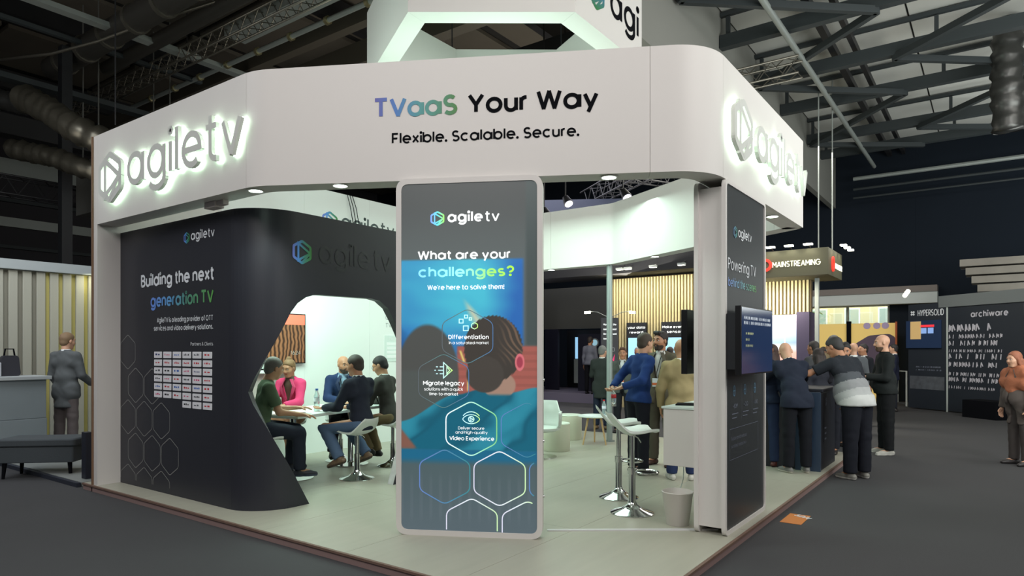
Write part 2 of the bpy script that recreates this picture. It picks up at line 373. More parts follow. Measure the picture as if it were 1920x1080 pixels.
# ------------------------------------------------------------------ header fascia ring
hdr = thing('header_fascia', 'white overhead fascia ring with rounded corners carrying halo-lit lettering', 'fascia', (3.39,5.2,3.045))
outer = rpoly([CL, C1, C2, C3, C4, (10.2,8.27)], [0,.62,.52,.06,.5,0], 14)
def resample(poly, n_max=.25):
    out = [Vector(poly[0])]
    for a, b in zip(poly[:-1], poly[1:]):
        a = Vector(a); b = Vector(b); n = max(1, int((b-a).length/n_max))
        for k in range(1, n+1): out.append(a.lerp(b, k/n))
    return out
op = resample([p for p in outer])
L_, R_ = ribbon(op, .44, False)
cum = [0]
for a, b in zip(op[:-1], op[1:]): cum.append(cum[-1]+(b-a).length)
def seg_at(s):
    for i in range(len(cum)-1):
        if cum[i+1] >= s: t = (s-cum[i])/(cum[i+1]-cum[i]); return op[i].lerp(op[i+1], t), L_[i].lerp(L_[i+1], t)
    return op[-1], L_[-1]
seams = [0, 2.93, 6.42, 7.12, 10.2, 11.6, 13.2, 15.0, cum[-1]]
seams = [s for s in seams if s < cum[-1]-.3]+[cum[-1]]
for a, b in zip(seams[:-1], seams[1:]):
    ss = [a+.0015]+[c for c in cum if a+.01 < c < b-.01]+[b-.0015]
    pts = [seg_at(s) for s in ss]; n = len(pts); vs = []; fs = []
    for o_, i_ in pts: vs += [(o_.x,o_.y,ZB),(o_.x,o_.y,ZT),(i_.x,i_.y,ZT),(i_.x,i_.y,ZB)]
    for i in range(n-1):
        q = 4*i; fs += [(q,q+4,q+5,q+1),(q+1,q+5,q+6,q+2),(q+2,q+6,q+7,q+3),(q+3,q+7,q+4,q)]
    fs += [(0,1,2,3),(4*n-1,4*n-2,4*n-3,4*n-4)]
    o = MB().add(vs, fs).build('fascia_panel', WHITE, hdr, smooth=2)
def face_text(parent, s, size, O, R, mat, name='lettering', **kw):
    m = MB(); text(m, s, size, O, R, **kw); return m.build(name, mat, parent)
DR = (Vector(C2)-Vector(C1)).normalized().to_3d(); DN = DR.cross(UZ)
def on_front(s, z): return Vector((C1[0],C1[1],0))+DR*s+UZ*z
face_text(hdr, 'TVaaS', .174, on_front(1.089,3.58), DR, GRAD('tvaas_print', [(0,(92,92,170)),(.25,(64,118,190)),(.55,(70,150,150)),(1,(60,124,44))], 0), width=.725, weight=.195, track=.06)
face_text(hdr, 'Your Way', .172, on_front(1.904,3.58), DR, INK, width=1.078, weight=.19, track=.08)
face_text(hdr, 'Flexible. Scalable. Secure.', .093, on_front(1.252,3.358), DR, INK, width=1.575, weight=.17, track=.10)
def logo_halo(O, R, W_):
    """raised grey letters with LEDs behind them"""
    H = .1623*W_*1.0; c = Vector(O)+UZ*(.06*W_)
    m = MB(); hexmark(m, .1955*W_, .2045*W_, c+Vector(R)*(.098*W_), R, depth=.035, lift=.035, sw=.0235*W_); m.build('logo_mark', LETTER, hdr)
    m = MB(); hexmark(m, .1955*W_, .2045*W_, c+Vector(R)*(.098*W_), R, depth=.012, lift=.014, sw=.018*W_); m.build('mark_backlight', HALO, hdr)
    x = Vector(O)
    a = .2427*W_; b = .7904*W_
    m = MB(); text(m, 'agile', H, x+Vector(R)*a, R, weight=.14, width=.525*W_, depth=.035, lift=.035); text(m, 'tv', H, x+Vector(R)*b, R, weight=.12, width=.209*W_, depth=.035, lift=.035); m.build('channel_letters', LETTER, hdr)
    m = MB(); text(m, 'agile', H, x+Vector(R)*a, R, weight=.11, width=.52*W_, depth=.012, lift=.014); text(m, 'tv', H, x+Vector(R)*b, R, weight=.10, width=.205*W_, depth=.012, lift=.014); m.build('letter_backlight', HALO, hdr)
logo_halo((3.39,8.072,3.33), (0,-1,0), 2.772)
logo_halo((5.571,1.82,3.355), (1,0,0), 2.646)
def agiletv(parent, O, R, W_, word_mat, mark_mat, lift=.003, boldness=.15):
    R = Vector(R); O = Vector(O); H = .1623*W_
    m = MB(); hexmark(m, .1955*W_, .2045*W_, O+R*(.098*W_)+UZ*(.06*W_), R, lift=lift, sw=.022*W_); m.build('logo_mark', mark_mat, parent)
    m = MB(); text(m, 'agile', H, O+R*(.2427*W_), R, weight=boldness, width=.525*W_, lift=lift); text(m, 'tv', H, O+R*(.7904*W_), R, weight=boldness-.02, width=.209*W_, lift=lift); m.build('logo_word', word_mat, parent)

# recessed downlights in the fascia underside
def downlight(x, y, label, e=22):
    t = thing('downlight', label, 'ceiling light', (x,y,ZB))
    MB().lathe([(.075,0),(.085,-.006),(.06,-.008),(.056,0)], (x,y,ZB), 24).build('bezel', WHITE, t)
    MB().lathe([(0,-.0045),(.058,-.0045)], (x,y,ZB), 20).build('lens', LAMP, t)
    light('SPOT', (x,y,ZB-.03), e, (.82,1,.9), .05, aim=(x,y,0), spot=120)
downlight(3.50,5.36, 'round downlight under the left end of the fascia, just right of the small white bracket')
downlight(3.80+.02,4.60, 'round downlight under the fascia, left of the large front lightbox')
downlight(4.93,2.58, 'round downlight under the fascia between the front lightbox and right column')
downlight(7.41,1.93, 'round downlight under the right-hand fascia beside the dark column')
downlight(10.09,6.43, 'round downlight on the far inner fascia, nearest the front lightbox', 5)
downlight(9.56,4.22, 'round downlight on the far inner fascia, right of the grey pole', 5)
# small white bracket under the fascia at the top of the black pod
mb = MB(); mb.box((3.50,6.03,2.985),(3.60,6.22,3.045)); mb.box((3.52,5.92,3.00),(3.58,6.03,3.045))
tag(mb.build('cable_bracket', M('bracket_white', (225,215,212), .6), bevel=.006), 'small off-white plastic bracket under the fascia above the black pod wall', 'bracket')

# ------------------------------------------------------------------ white back walls
wl = thing('stand_wall', 'full-height white side wall of the stand closing the meeting pod', 'wall panel', (3.39,8.27,ZF))
xs = [3.39,4.9,6.2,7.463,8.9,10.19]
for a, b in zip(xs[:-1], xs[1:]): MB().box((a+.001,8.27,ZF),(b-.001,8.36,ZT)).build('wall_board', WHITE_IN if a > 3.4 else WHITE, wl)
MB().box((3.375,8.362,.0),(3.43,8.385,ZT)).build('raw_edge', M('brown_raw_board', (120,92,70), .7), wl)
agiletv(wl, (6.52,8.27,3.50), (1,0,0), 1.5, M('wall_logo_grey', (70,84,84), .5), GRAD('wall_logo_mark', BLUEGREEN, 0))
TXTG = M('grey_wall_print', (120,135,132), .6)
face_text(wl, 'O An open', .075, (7.82,8.27,2.12), (1,0,0), TXTG, weight=.1); face_text(wl, 'TV on your', .075, (7.82,8.27,1.99), (1,0,0), TXTG, weight=.1)
MB().box((7.80,8.262,1.42),(8.35,8.27,1.86)).build('notice_panel', M('pale_notice', (214,228,222), .6), wl)
m = MB(); text(m, 'Player', .045, (7.9,8.262,1.78), (1,0,0), weight=.12)
for q in range(4): m.box((7.84,8.258,1.48+q*.07),(8.3,8.262,1.53+q*.07))
m.build('notice_rows', M('notice_rows', (236,242,240), .6), wl)
# loose cables hanging over the wall
for q in range(3):
    m = MB(); m.tube([(6.98+.05*q,8.24,4.06),(7.02+.06*q,8.21,3.85),(7.12+.06*q,8.235,3.5),(7.22+.03*q,8.25,3.1)], .006, 6)
    tag(m.build('hanging_cable', INK, smooth=True), f'thin black cable hanging over the white wall above the pod, {("left","middle","right")[q]} of three', 'cable', 'cables hanging over the white wall')

# ------------------------------------------------------------------ black meeting pod with the hexagonal opening
pod = thing('meeting_pod', 'black curved pod wall with a hexagonal opening and partner graphics', 'pod wall', (3.64,5.58,ZF))
PT = 2.98; r_ = .45; S1 = 8.27-5.58-r_; SA = r_*PI/2; SEND = 5.2
def pod_pt(s, off=0):
    if s <= S1: return Vector((3.64+off, 8.27-s))
    if s <= S1+SA:
        th = (s-S1)/r_; return Vector((3.64+r_-(r_-off)*math.cos(th), 5.58+r_-(r_-off)*math.sin(th)))
    return Vector((3.64+r_+(s-S1-SA), 5.58+off))
zhi_t = [(2.483,1.216),(2.55,1.36),(2.66,1.56),(2.79,1.80),(2.884,1.985),(2.96,2.08),(3.06,2.145),(3.16,2.175),(3.25,2.18),(3.93,2.185),(4.05,2.165),(4.17,2.09),(4.27,1.95),(4.36,1.80),(4.68,1.216)]
zlo_t = [(2.483,1.216),(2.53,1.10),(3.10,ZF),(4.25,ZF),(4.63,1.10),(4.68,1.216)]
def itp(t, s): return float(np.interp(s, [a for a,_ in t], [b for _,b in t]))
S_ = sorted(set([0,S1,S1+SA,SEND]+[S1+SA*k/16 for k in range(17)]+[2.483+(4.68-2.483)*k/70 for k in range(71)]+[a for a,_ in zhi_t+zlo_t]+[.6,1.2,1.8,4.9]))
mb = MB(); T_ = .09
for a, b in zip(S_[:-1], S_[1:]):
    if b-a < 1e-5: continue
    inside = a > 2.482 and b < 4.681
    pa, pb, qa, qb = pod_pt(a), pod_pt(b), pod_pt(a,T_), pod_pt(b,T_)
    za, zb_ = (itp(zhi_t,a), itp(zhi_t,b)) if inside else (ZF,ZF)
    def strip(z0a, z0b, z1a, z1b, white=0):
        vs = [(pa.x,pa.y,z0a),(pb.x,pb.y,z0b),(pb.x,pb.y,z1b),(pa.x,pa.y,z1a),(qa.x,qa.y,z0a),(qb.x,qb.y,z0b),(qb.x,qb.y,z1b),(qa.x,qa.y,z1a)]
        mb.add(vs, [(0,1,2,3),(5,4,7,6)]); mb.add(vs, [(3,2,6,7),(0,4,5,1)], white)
    strip(za, zb_, PT, PT)
    if inside:
        la, lb = itp(zlo_t,a), itp(zlo_t,b)
        if max(la, lb) > ZF+.002: strip(ZF, ZF, la, lb, 1 if a > 4.2 else 0)  # lower right reveal gets a white, mottled colour
e = pod_pt(SEND); mb.box((e.x-.002,5.58,ZF),(e.x+.04,5.67,PT))
mb.build('pod_shell', [BLACKP, M('mottled_white_edge', (196,198,196), .5, noise=.3, nscale=12)], pod, smooth=2)
PX = 3.64; RL = (0,-1,0)
face_text(pod, 'Building the next', .142, (PX,7.769,2.315), RL, PRINTW, width=1.493, weight=.19, track=.09)
face_text(pod, 'generation TV', .142, (PX,7.551,2.085), RL, GRAD('generation_print', [(0,(104,140,222)),(.35,(92,156,205)),(.6,(88,150,128)),(1,(92,160,78))], 1, flip=True), width=1.266, weight=.19, track=.09)
face_text(pod, 'AgileTV is a leading provider of OTT', .056, (PX,7.409,1.913), RL, PRINTW, width=1.114, weight=.16)
face_text(pod, 'services and video delivery solutions.', .056, (PX,7.48,1.826), RL, PRINTW, width=1.185, weight=.16)
face_text(pod, 'Partners & Clients', .036, (PX,6.716,1.662), RL, PRINTW, width=.42, weight=.12)
agiletv(pod, (PX,6.852,2.745), RL, .586, PRINTW, GRAD('pod_logo_mark', BLUEGREEN, 1, flip=True), boldness=.17)
m = MB(); lw = .008
def hexline(cx, cz, w=.355, h=.40, bottom=True, ztop=None):
    pts = hexpts(w, h, .05)
    if not bottom: pts = [p for p in rpoly([(-w/2,-.6),(-w/2,h/4),(0,h/2),(w/2,h/4),(w/2,-.6)], [0,.05,.05,.05,0], 4) if True]; pts = [(a, max(b, .14-cz)) for a, b in pts]
    st = [(a, b) for a, b in pts]+(['c'] if bottom else [])
    strokes_to(m, [st], lw, (PX,cx,cz), RL, UZ, lift=.002)
for cx, cz in ((8.085,1.594),(7.90,1.217),(7.52,1.217),(8.08,.85),(7.70,.85),(7.32,.85),(7.90,.48),(7.52,.48),(7.14,.48)): hexline(cx, cz)
for cx in (8.08,7.70,7.32): hexline(cx, .11, bottom=False)
m.build('hexagon_outlines', M('grey_line_print', (132,132,130), .5), pod)
# the partner cards: small white tiles, each with its own little mark
card = M('card_white', (226,226,230), .5); cmat = [M('mark_navy',(60,70,120)), M('mark_red',(200,50,60)), M('mark_grey',(90,94,100)), M('mark_black',(30,32,36)), M('mark_blue',(70,110,190)), M('mark_pink',(214,90,130))]
random.seed(3); pitch = 1.164/6+.004
for row in range(7):
    for c in range(6):
        if row == 6 and c < 3: continue
        y0 = 7.468-c*pitch; z1 = 1.600-row*.0856
        o = MB().slab(rrect(0,0,.166,.068,.008,3), (PX-.006,y0,z1-.068), RL, UZ, .004).build('partner_card', card, pod)
        kk = (row*7+c*5+row*c) % 6
        m = MB(); w = .07+.04*random.random(); P0_ = (PX-.006, y0-.03, z1-.042)
        word = ''.join(random.choice('aeonrsticlu') for _ in range(random.randint(4,7)))
        # blurred illegible marks in the photograph: short bars of the mark's colour
        m.add([], [])
        n = random.randint(2,4); xx = y0-.03
        for q in range(n):
            ww = .1/n*random.uniform(.55,.9); hh = random.uniform(.010,.020)
            m.slab([(0,0),(ww,0),(ww,hh),(0,hh)], (PX-.0065, xx, z1-.04), RL, UZ, .0005); xx -= .11/n
        m.build('card_mark', cmat[kk], o)
# logo on the pod's front face, the word in near-black on black
m = MB(); hexmark(m, .225, .245, (4.155,5.58,2.59), (1,0,0), sw=.027); m.build('logo_mark', GRAD('podfront_mark', BLUEGREEN, 0), pod)
m = MB(); text(m, 'agile', .24, (4.36,5.58,2.50), (1,0,0), weight=.15, width=.68); text(m, 'tv', .24, (5.09,5.58,2.50), (1,0,0), weight=.13, width=.27); m.build('logo_word', M('black_on_black', (44,48,51), .35), pod)

# ------------------------------------------------------------------ tall column helper: two rounded frames with a recessed infill between
def column(name, label, O, R, w, z1, thick, fr=.045, rad=.10, frame=WHITE, graphic=PANELDK):
    """O = lower left corner of the front face"""
    R = Vector(R).normalized(); N = R.cross(UZ); O = Vector(O); H = z1-O.z
    t = thing(name, label, 'display column', tuple(O+R*(w/2)))
    ou = rrect(0,0,w,H,rad,8); inn = rrect(fr,fr,w-fr,H-fr,rad*.6,8)
    ft = .035
    m = MB(); ring_slab(m, ou, inn, O, R, UZ, ft); m.build('front_frame', frame, t, smooth=2)
    MB().slab(rrect(fr*.9,fr*.9,w-fr*.9,H-fr*.9,rad*.6,8), O-N*.012, R, UZ, ft-.014).build('graphic_panel', graphic, t)
    m = MB(); m.slab(ou, O-N*(thick-ft), R, UZ, ft); m.build('rear_frame', frame, t, smooth=2)
    m = MB(); m.slab([(.03,.06),(w-.03,.06),(w-.03,H-.06),(.03,H-.06)], O-N*(ft-.001), R, UZ, thick-2*ft+.002); m.build('infill', WHITE, t)
    return t, O, R, N, H
# ------------------------------------------------------------------ front lightbox column
OF = on_front(1.300, ZF)+DN*.04
col1, O, R, N, H = column('lightbox_column', 'tall rounded lightbox asking What are your challenges, on the front edge of the platform', OF, DR, 1.232, 3.05, .10)
def fpx(x, y): return (x-747.5)/(1016-747.5)*1.232, 1.625+(655-y)*5.52/1253-ZF      # measured layout of the print -> metres on the panel
GX, GY = 236, 600
ix0, ix1, iz0, iz1 = .041, 1.191, .041, H-.041
xx, zz = np.meshgrid(np.linspace(ix0, ix1, GX+1), np.linspace(iz0, iz1, GY+1))
px = xx/1.232*(1016-747.5)+747.5; py = 655-((zz+ZF-1.625)*1253/5.52)
def ss(a, b, t): t = np.clip((t-a)/(b-a), 0, 1); return t*t*(3-2*t)
def nz(x, y, s, seed=0):
    r = np.random.RandomState(seed); o = 0
    for k in range(5):
        a, b, c = r.uniform(-1,1,3); f = s*(1.7**k); o = o+np.sin((x*a+y*b)*f+c*6+np.sin((x*b-y*a)*f*.7))/(1.35**k)
    return o/3.2
C = lambda *c: np.array(c, float)
img = np.zeros(px.shape+(3,))
def mixc(m, col):
    global img
    m = np.asarray(m)[..., None]; img = img*(1-m)+col*m
g = ss(345, 500, py)[..., None]
img[:] = C(66,70,70)*(1-g)+C(84,92,92)*g
low = ss(860, 1000, py)[..., None]; img = img*(1-low)+C(72,84,90)*low
# projected screen: sky blues
n1 = nz(px, py*1.6, .012, 1); n2 = nz(px, py*2.0, .022, 2)
scr = ss(483,489,py)*(1-ss(977,986,px))*(1-ss(640,700,py))
t = np.clip(.5+.45*n1-.9*ss(900,985,px)+.25*ss(752,860,px)-.5*ss(600,650,py), 0, 1)[..., None]
mixc(scr*.95, C(38,96,168)*(1-t)+C(66,178,202)*t)
mixc(scr*ss(.1,.6,n2)*ss(560,610,py)*.6, C(30,74,118))
mixc(ss(982,990,px)*(1-ss(640,660,py)), C(64,74,74))
# projector beam
bx = (px-870)-(py-555)*.62; wbm = 4+(py-555)*.24
mixc(np.clip(1-np.abs(bx)/np.maximum(wbm,1),0,1)*ss(555,585,py)*(1-ss(620,650,py))*.9, C(196,190,160))
# room behind: brick red
mixc(ss(646,652,py)*(1-ss(738,746,py))*ss(858,864,px), C(150,86,78))
mixc(ss(646,652,py)*(1-ss(738,746,py))*ss(858,864,px)*ss(.2,.5,np.sin(py*.42))*.25, C(110,66,60))
# soft dark seat back at left
d1 = ((px-806)/58)**2+((py-708)/100)**2
mixc(1-ss(.9,1.08,d1), C(72,74,72)); mixc(ss(690,700,py)*(1-ss(856,866,px))*(1-ss(790,840,py)), C(74,80,78))
mixc(np.exp(-((px-864-(py-650)*.35)/2.2)**2)*ss(655,660,py)*(1-ss(676,682,py)), C(206,190,110)); mixc(np.exp(-((px-881)/1.6)**2)*ss(690,694,py)*(1-ss(730,736,py)), C(206,190,110))
# shirt
top = 792-52*ss(752,862,px)-10*ss(862,905,px)+6*ss(905,950,px)-10*ss(955,1005,px)
f = nz(px*.8+py*.8, (py*.6-px*.9)*.5, .035, 5)
sh = ss(-2,2,py-top)*(1-ss(842,850,py-.12*(px-752)*0))
sh = sh*ss(-4,4,(px-752)-np.maximum(0,(py-806))*.8)
base = C(24,92,114)*(1-ss(-.4,.8,f)[...,None])+C(44,128,150)*ss(-.4,.8,f)[...,None]
mixc(sh, base); mixc(sh*(1-ss(0,.35,np.abs(f)))*.35, C(14,58,78))
mixc((1-ss(-4,4,(px-752)-np.maximum(0,(py-800))*.8))*ss(802,808,py)*(1-ss(838,846,py)), C(120,84,72))
# neck and head
d2 = ((px-938)/30)**2+((py-722)/26)**2; mixc((1-ss(.85,1.1,d2))*(1-ss(736,744,py)), C(150,122,108))
d3 = ((px-927)/53)**2+((py-654)/62)**2; hair = 1-ss(.95,1.05,d3+.03*np.sin(px*.9+py*.5)); mixc(hair, C(60,56,52))
strand = ss(.1,.8,np.sin(px*.55+(py-600)*-.35+np.sin(py*.1)*2)); mixc(hair*ss(930,965,px)*(1-ss(665,690,py))*strand*.7, C(122,98,80))
d3b = ((px-912)/34)**2+((py-702)/34)**2; mixc(1-ss(.9,1.1,d3b), C(66,62,58))
d4 = ((px-975)/8.5)**2+((py-679)/16)**2; mixc(1-ss(.9,1.15,d4), C(196,104,112)); mixc(1-ss(.3,.55,d4), C(150,60,76))
# seat edge band and dark lower field
mixc(ss(842,846,py)*(1-ss(868,884,py)), C(30,96,128)); mixc(ss(858,876,py), C(74,90,94)*(1-low)+C(78,92,100)*low)
mixc(ss(880,910,py)*(1-ss(960,990,py))*ss(.2,.9,np.sin(px*.35))*.12, C(120,128,136))
img = np.clip(img/255, 0, 1); img = np.where(img <= .04045, img/12.92, ((img+.055)/1.055)**2.4)
nvv = (GX+1)*(GY+1)
P3 = np.array(O)[None]+xx.reshape(-1,1)*np.array(R)[None]+zz.reshape(-1,1)*np.array([0,0,1.])[None]+np.array(N)[None]*(-.0085)-np.array(col1.location)[None]
ii = np.arange(GX*GY); r0 = ii//GX; c0 = ii % GX; a0 = r0*(GX+1)+c0
me = bpy.data.meshes.new('printed_picture'); me.vertices.add(nvv); me.vertices.foreach_set('co', P3.astype(np.float32).ravel())
me.loops.add(4*GX*GY); me.loops.foreach_set('vertex_index', np.stack([a0,a0+1,a0+GX+2,a0+GX+1],1).astype(np.int32).ravel())
me.polygons.add(GX*GY); me.polygons.foreach_set('loop_start', (ii*4).astype(np.int32)); me.update(calc_edges=True)
ca = me.color_attributes.new('print', 'FLOAT_COLOR', 'POINT'); ca.data.foreach_set('color', np.concatenate([img.reshape(-1,3), np.ones((nvv,1))],1).astype(np.float32).ravel())
pm = bpy.data.materials.new('backlit_print'); pm.use_nodes = True; nt = pm.node_tree; b = nt.nodes['Principled BSDF']; at = nt.nodes.new('ShaderNodeAttribute'); at.attribute_name = 'print'
nt.links.new(at.outputs[0], b.inputs['Base Color']); nt.links.new(at.outputs[0], b.inputs['Emission Color']); b.inputs['Emission Strength'].default_value = .62; b.inputs['Roughness'].default_value = .35
me.materials.append(pm); o = bpy.data.objects.new('printed_picture', me); COL.objects.link(o); o.parent = col1
OUT = lambda nm, c, e=.9: M(nm, c, .4, emit=c, es=e)
LW = OUT('print_white', (236,240,240), .8)
def at_px(x, y): a, bb = fpx(x, y); return O+R*a+UZ*bb
def clipped(path, closed, xmax=1006.5, ymin=999):
    """walk the outline, keep the runs that stay on the print"""
    P = path+[path[0]] if closed else path; runs = []; cur = []
    for a, b in zip(P[:-1], P[1:]):
        for k in range(4):
            q = (a[0]+(b[0]-a[0])*k/4, a[1]+(b[1]-a[1])*k/4)
            if q[0] <= xmax and q[1] <= ymin: cur.append(q)
            else:
                if len(cur) > 1: runs.append(cur)
                cur = []
    if len(cur) > 1:
        if closed and runs and runs[0][0] == (P[0][0], P[0][1]): runs[0] = cur+runs[0]
        else: runs.append(cur)
    return runs
def hexo(cx, cy, mat, w=93, h=104, sw=.009):
    pts = [(cx+a, cy-bb) for a, bb in hexpts(w, h, 16)]; m = MB()
    if max(p[0] for p in pts) < 1006 and max(p[1] for p in pts) < 999: st = [[fpx(*p) for p in pts]+['c']]
    else: st = [[fpx(*p) for p in run] for run in clipped(pts, True)]
    strokes_to(m, st, sw, O, R, UZ, lift=-.0068); m.build('hexagon_outline', mat, col1)
hx_f = GRAD('hex_faint', [(0,(80,120,170)),(.5,(90,130,130)),(1,(96,104,110))], 1, es=.5)
hx_b = GRAD('hex_bright', [(0,(120,190,120)),(.35,(150,220,190)),(1,(225,235,240))], 1, es=.8)
hx_t = GRAD('hex_teal', [(0,(60,140,150)),(1,(100,130,196))], 1, es=.5)
hx_w = GRAD('hex_white', [(0,(190,225,170)),(.4,(216,226,232)),(1,(205,205,225))], 1, es=.7)
hexo(880,631,hx_f,sw=.006); hexo(836,715,hx_f,sw=.006); hexo(887,804,hx_b); hexo(838,895,hx_t); hexo(938.5,896,hx_w); hexo(988,805,hx_t,sw=.006); hexo(1039,896,hx_t); hexo(888,986,hx_w); hexo(990,988,hx_w)
T = lambda s, x, y, x2, size, mat=LW, wt=.16: face_text(col1, s, size, at_px(x, y), R, mat, width=(x2-x)*1.232/268.5, weight=wt, lift=-.0066, track=.10)
T('What are your', 788, 486, 959, .078, wt=.18)
T('challenges?', 789, 519, 965, .088, GRAD('challenge_print', [(0,(130,210,232)),(.45,(150,232,225)),(.75,(150,220,110)),(1,(160,230,60))], 0, es=.8), wt=.18)
T("We're here to solve them!", 806, 543, 947, .043)
T('Differentiation', 845, 636, 919, .036, wt=.17); T('in a saturated market', 846, 645.5, 919, .024, wt=.13)
T('Migrate legacy', 798, 723, 874, .038, wt=.17); T('solutions with a quick', 800, 733, 872, .026, wt=.13); T('time-to-market', 809, 742, 863, .026, wt=.13)
T('Deliver secure', 863, 805.5, 911, .024, wt=.12); T('and high-quality', 858, 813.5, 917, .024, wt=.12); T('Video Experience', 847, 826, 929, .034, wt=.16)
m = MB(); c = at_px(812, 416); hexmark(m, .118, .124, c+R*.058+UZ*.035, R, sw=.0135, lift=-.0066); m.build('logo_mark', GRAD('lb_mark', [(0,(120,150,240)),(.5,(96,208,214)),(1,(150,224,90))], 0, es=.8), col1)
m = MB(); text(m, 'agile', .09, at_px(843.5,416), R, weight=.2, width=.296, lift=-.0066); text(m, 'tv', .09, at_px(912,416), R, weight=.15, width=.122, lift=-.0066); m.build('logo_word', LW, col1)
def icon(name, strokes, sw, mat=None):
    m = MB()
    for st in strokes:
        cl = st[-1] == 'c'; pts = [fpx(*p) for p in (st[:-1] if cl else st)]; strokes_to(m, [pts+(['c'] if cl else [])], sw, O, R, UZ, lift=-.0066)
    m.build(name, mat or GRAD('icon_'+name, [(0,(190,236,244)),(.55,(190,240,236)),(1,(190,240,110))], 0, es=.8), col1)
sq = lambda x, y, s: [(x-s,y-s),(x+s,y-s),(x+s,y+s),(x-s,y+s),'c']
icon('blocks_icon', [sq(868.5,602,3.6), sq(877.5,593.5,2.8), sq(885.5,598,2.2), sq(877,615.5,4.4), [(893+a,611-bb) for a,bb in hexpts(11,12,2)]+['c']], .007)
icon('arrow_icon', [[(836,680),(836,709),(852,694.5),'c'],[(842,688),(842,701),(847.5,694.5),'c'],[(829,688),(836,688)],[(826,694.5),(836,694.5)],[(829,701),(836,701)],[(822,688),(825.5,688)],[(819,694.5),(822,694.5)],[(822,701),(825.5,701)]], .0075)
icon('eye_icon', [[(887+15.5*math.cos(t*PI/12),786+8.5*math.sin(t*PI/12)*abs(math.sin(t*PI/12))**.4) for t in range(24)]+['c'],
    [(887+5.2*math.cos(a*PI/8),786-5.2*math.sin(a*PI/8)) for a in range(16)]+['c'], [(885,783),(885,789),(890.5,786),'c'], [(887+18*math.cos(math.radians(a)),790-18*math.sin(math.radians(a))) for a in range(146,33,-14)]], .0065)
m = MB()
for z in (.35, .80, 1.30): m.tube([O+R*1.232+UZ*z-N*.03, O+R*1.245+UZ*z-N*.03], .012, 10)
m.build('side_bolts', CHROME, col1, smooth=2)

# ------------------------------------------------------------------ right column, with screens front and back
col2, O2, R2, N2, H2 = column('graphic_column', 'tall dark column reading Powering TV behind the scenes at the right corner', Vector((5.49,1.80,ZF)), (1,0,0), 1.19, 3.04, .27, fr=.035, rad=.07, graphic=M('column_dark_print', (54,58,60), .4))
agiletv(col2, (5.72,1.812,2.60), (1,0,0), .52, PRINTW, GRAD('col_mark', [(0,(96,130,170)),(1,(84,150,130))], 0), lift=.0045)
face_text(col2, 'Powering TV', .100, (5.575,1.812,2.295), (1,0,0), PRINTW, width=.80, weight=.12, lift=.0045)
face_text(col2, 'behind the scenes', .076, (5.585,1.812,2.155), (1,0,0), GRAD('scenes_print', [(0,(140,170,235)),(.5,(130,190,200)),(1,(120,190,105))], 0), width=.80, weight=.12, lift=.0045)
m = MB(); MG = M('grey_fine_print', (112,118,132), .5)
for i, (a, s_) in enumerate(((5.68,'+80M'),(5.98,'+20'),(6.28,'+100'))):
    if i: m.box((a-.03,1.8075,1.02),(a-.0275,1.8078,1.33))
    text(m, s_, .04, (a+.02,1.812,1.12), (1,0,0), weight=.17, width=.13, lift=.0045)
    for q in range(2): m.box((a+.0,1.8075,1.07-.035*q),(a+.17-.04*q,1.8078,1.078-.035*q))
strokes_to(m, [[(0,0),(.82,0),(.82,.26),(0,.26),'c']], .004, (5.62,1.812,.69), (1,0,0), UZ, lift=.0045)
text(m, 'Explore and download', .032, (5.66,1.812,.85), (1,0,0), weight=.12, width=.42, lift=.0045); text(m, 'our latest resources >', .032, (5.66,1.812,.785), (1,0,0), weight=.12, width=.42, lift=.0045)
m.build('fine_print', MG, col2)
m = MB(); 
for a in (5.74,6.04,6.34): strokes_to(m, [[p for p in arc(a,1.27,.03,.045,0,360,12)[:-1]]+['c'], [(a,1.225),(a,1.315)], [(a-.03,1.27),(a+.03,1.27)]], .006, (0,1.812,0), (1,0,0), UZ, lift=.0045)
m.build('fact_icons', M('icon_blue', (96,140,170), .5), col2)
SCRBLK = M('screen_bezel', (22,22,24), .3)
def screen(name, label, O, R, w, h, mat, thick=.045, bez=.014, cat='screen', group=None, face=True):
    R = Vector(R); N = R.cross(UZ); O = Vector(O); t = thing(name, label, cat, tuple(O+R*(w/2)), group=group)
    MB().slab([(0,0),(w,0),(w,h),(0,h)], O, R, UZ, thick).build('casing', SCRBLK, t, bevel=.004)
    MB().slab([(bez,bez),(w-bez,bez),(w-bez,h-bez),(bez,h-bez)], O+N*.0015, R, UZ, .0014).build('display', mat, t)
    return t
SCRNAVY = M('display_navy', (30,44,72), .12, emit=(40,58,92), es=.45)
t = screen('wall_screen', 'flat screen with a dark blue picture jutting off the dark right-hand column', (5.43,1.655,1.415), (1,0,0), .93, .565, SCRNAVY, .05, .012)
m = MB(); random.seed(11)
def scribble(m, x, z, w, h, O, R, lift=.003, n=None):
    """rows of letter-like ticks where the photograph's wording cannot be read"""
    k = x
    while k < x+w:
        ww = random.uniform(.5,1.0)*h
        strokes_to(m, [[(k,z),(k+ww*.15,z+h),(k+ww*.55,z+h*.2),(k+ww*.7,z+h*.9)][:random.randint(2,4)]], h*.22, O, R, UZ, lift=lift); k += ww*random.choice((1.0,1.0,1.15,1.9))
for z in (.455,.415): scribble(m, .07, z, .78, .026, (5.43,1.655,1.415), (1,0,0))
m.build('headline_lines', M('screen_text_white', (190,198,206), .5, emit=(190,198,206), es=.5), t)
m = MB()
for z, w in ((.33,.2),(.28,.1),(.23,.2)): scribble(m, .12, z, w, .02, (5.43,1.655,1.415), (1,0,0))
m.build('caption_lines', M('screen_text_yellow', (170,176,130), .5, emit=(170,176,130), es=.4), t)
m = MB(); m.box((5.50,1.705,1.46),(5.62,1.797,1.92)); m.box((5.62,1.725,1.60),(6.1,1.797,1.80)); m.build('wall_mount', DARKMETAL, t)
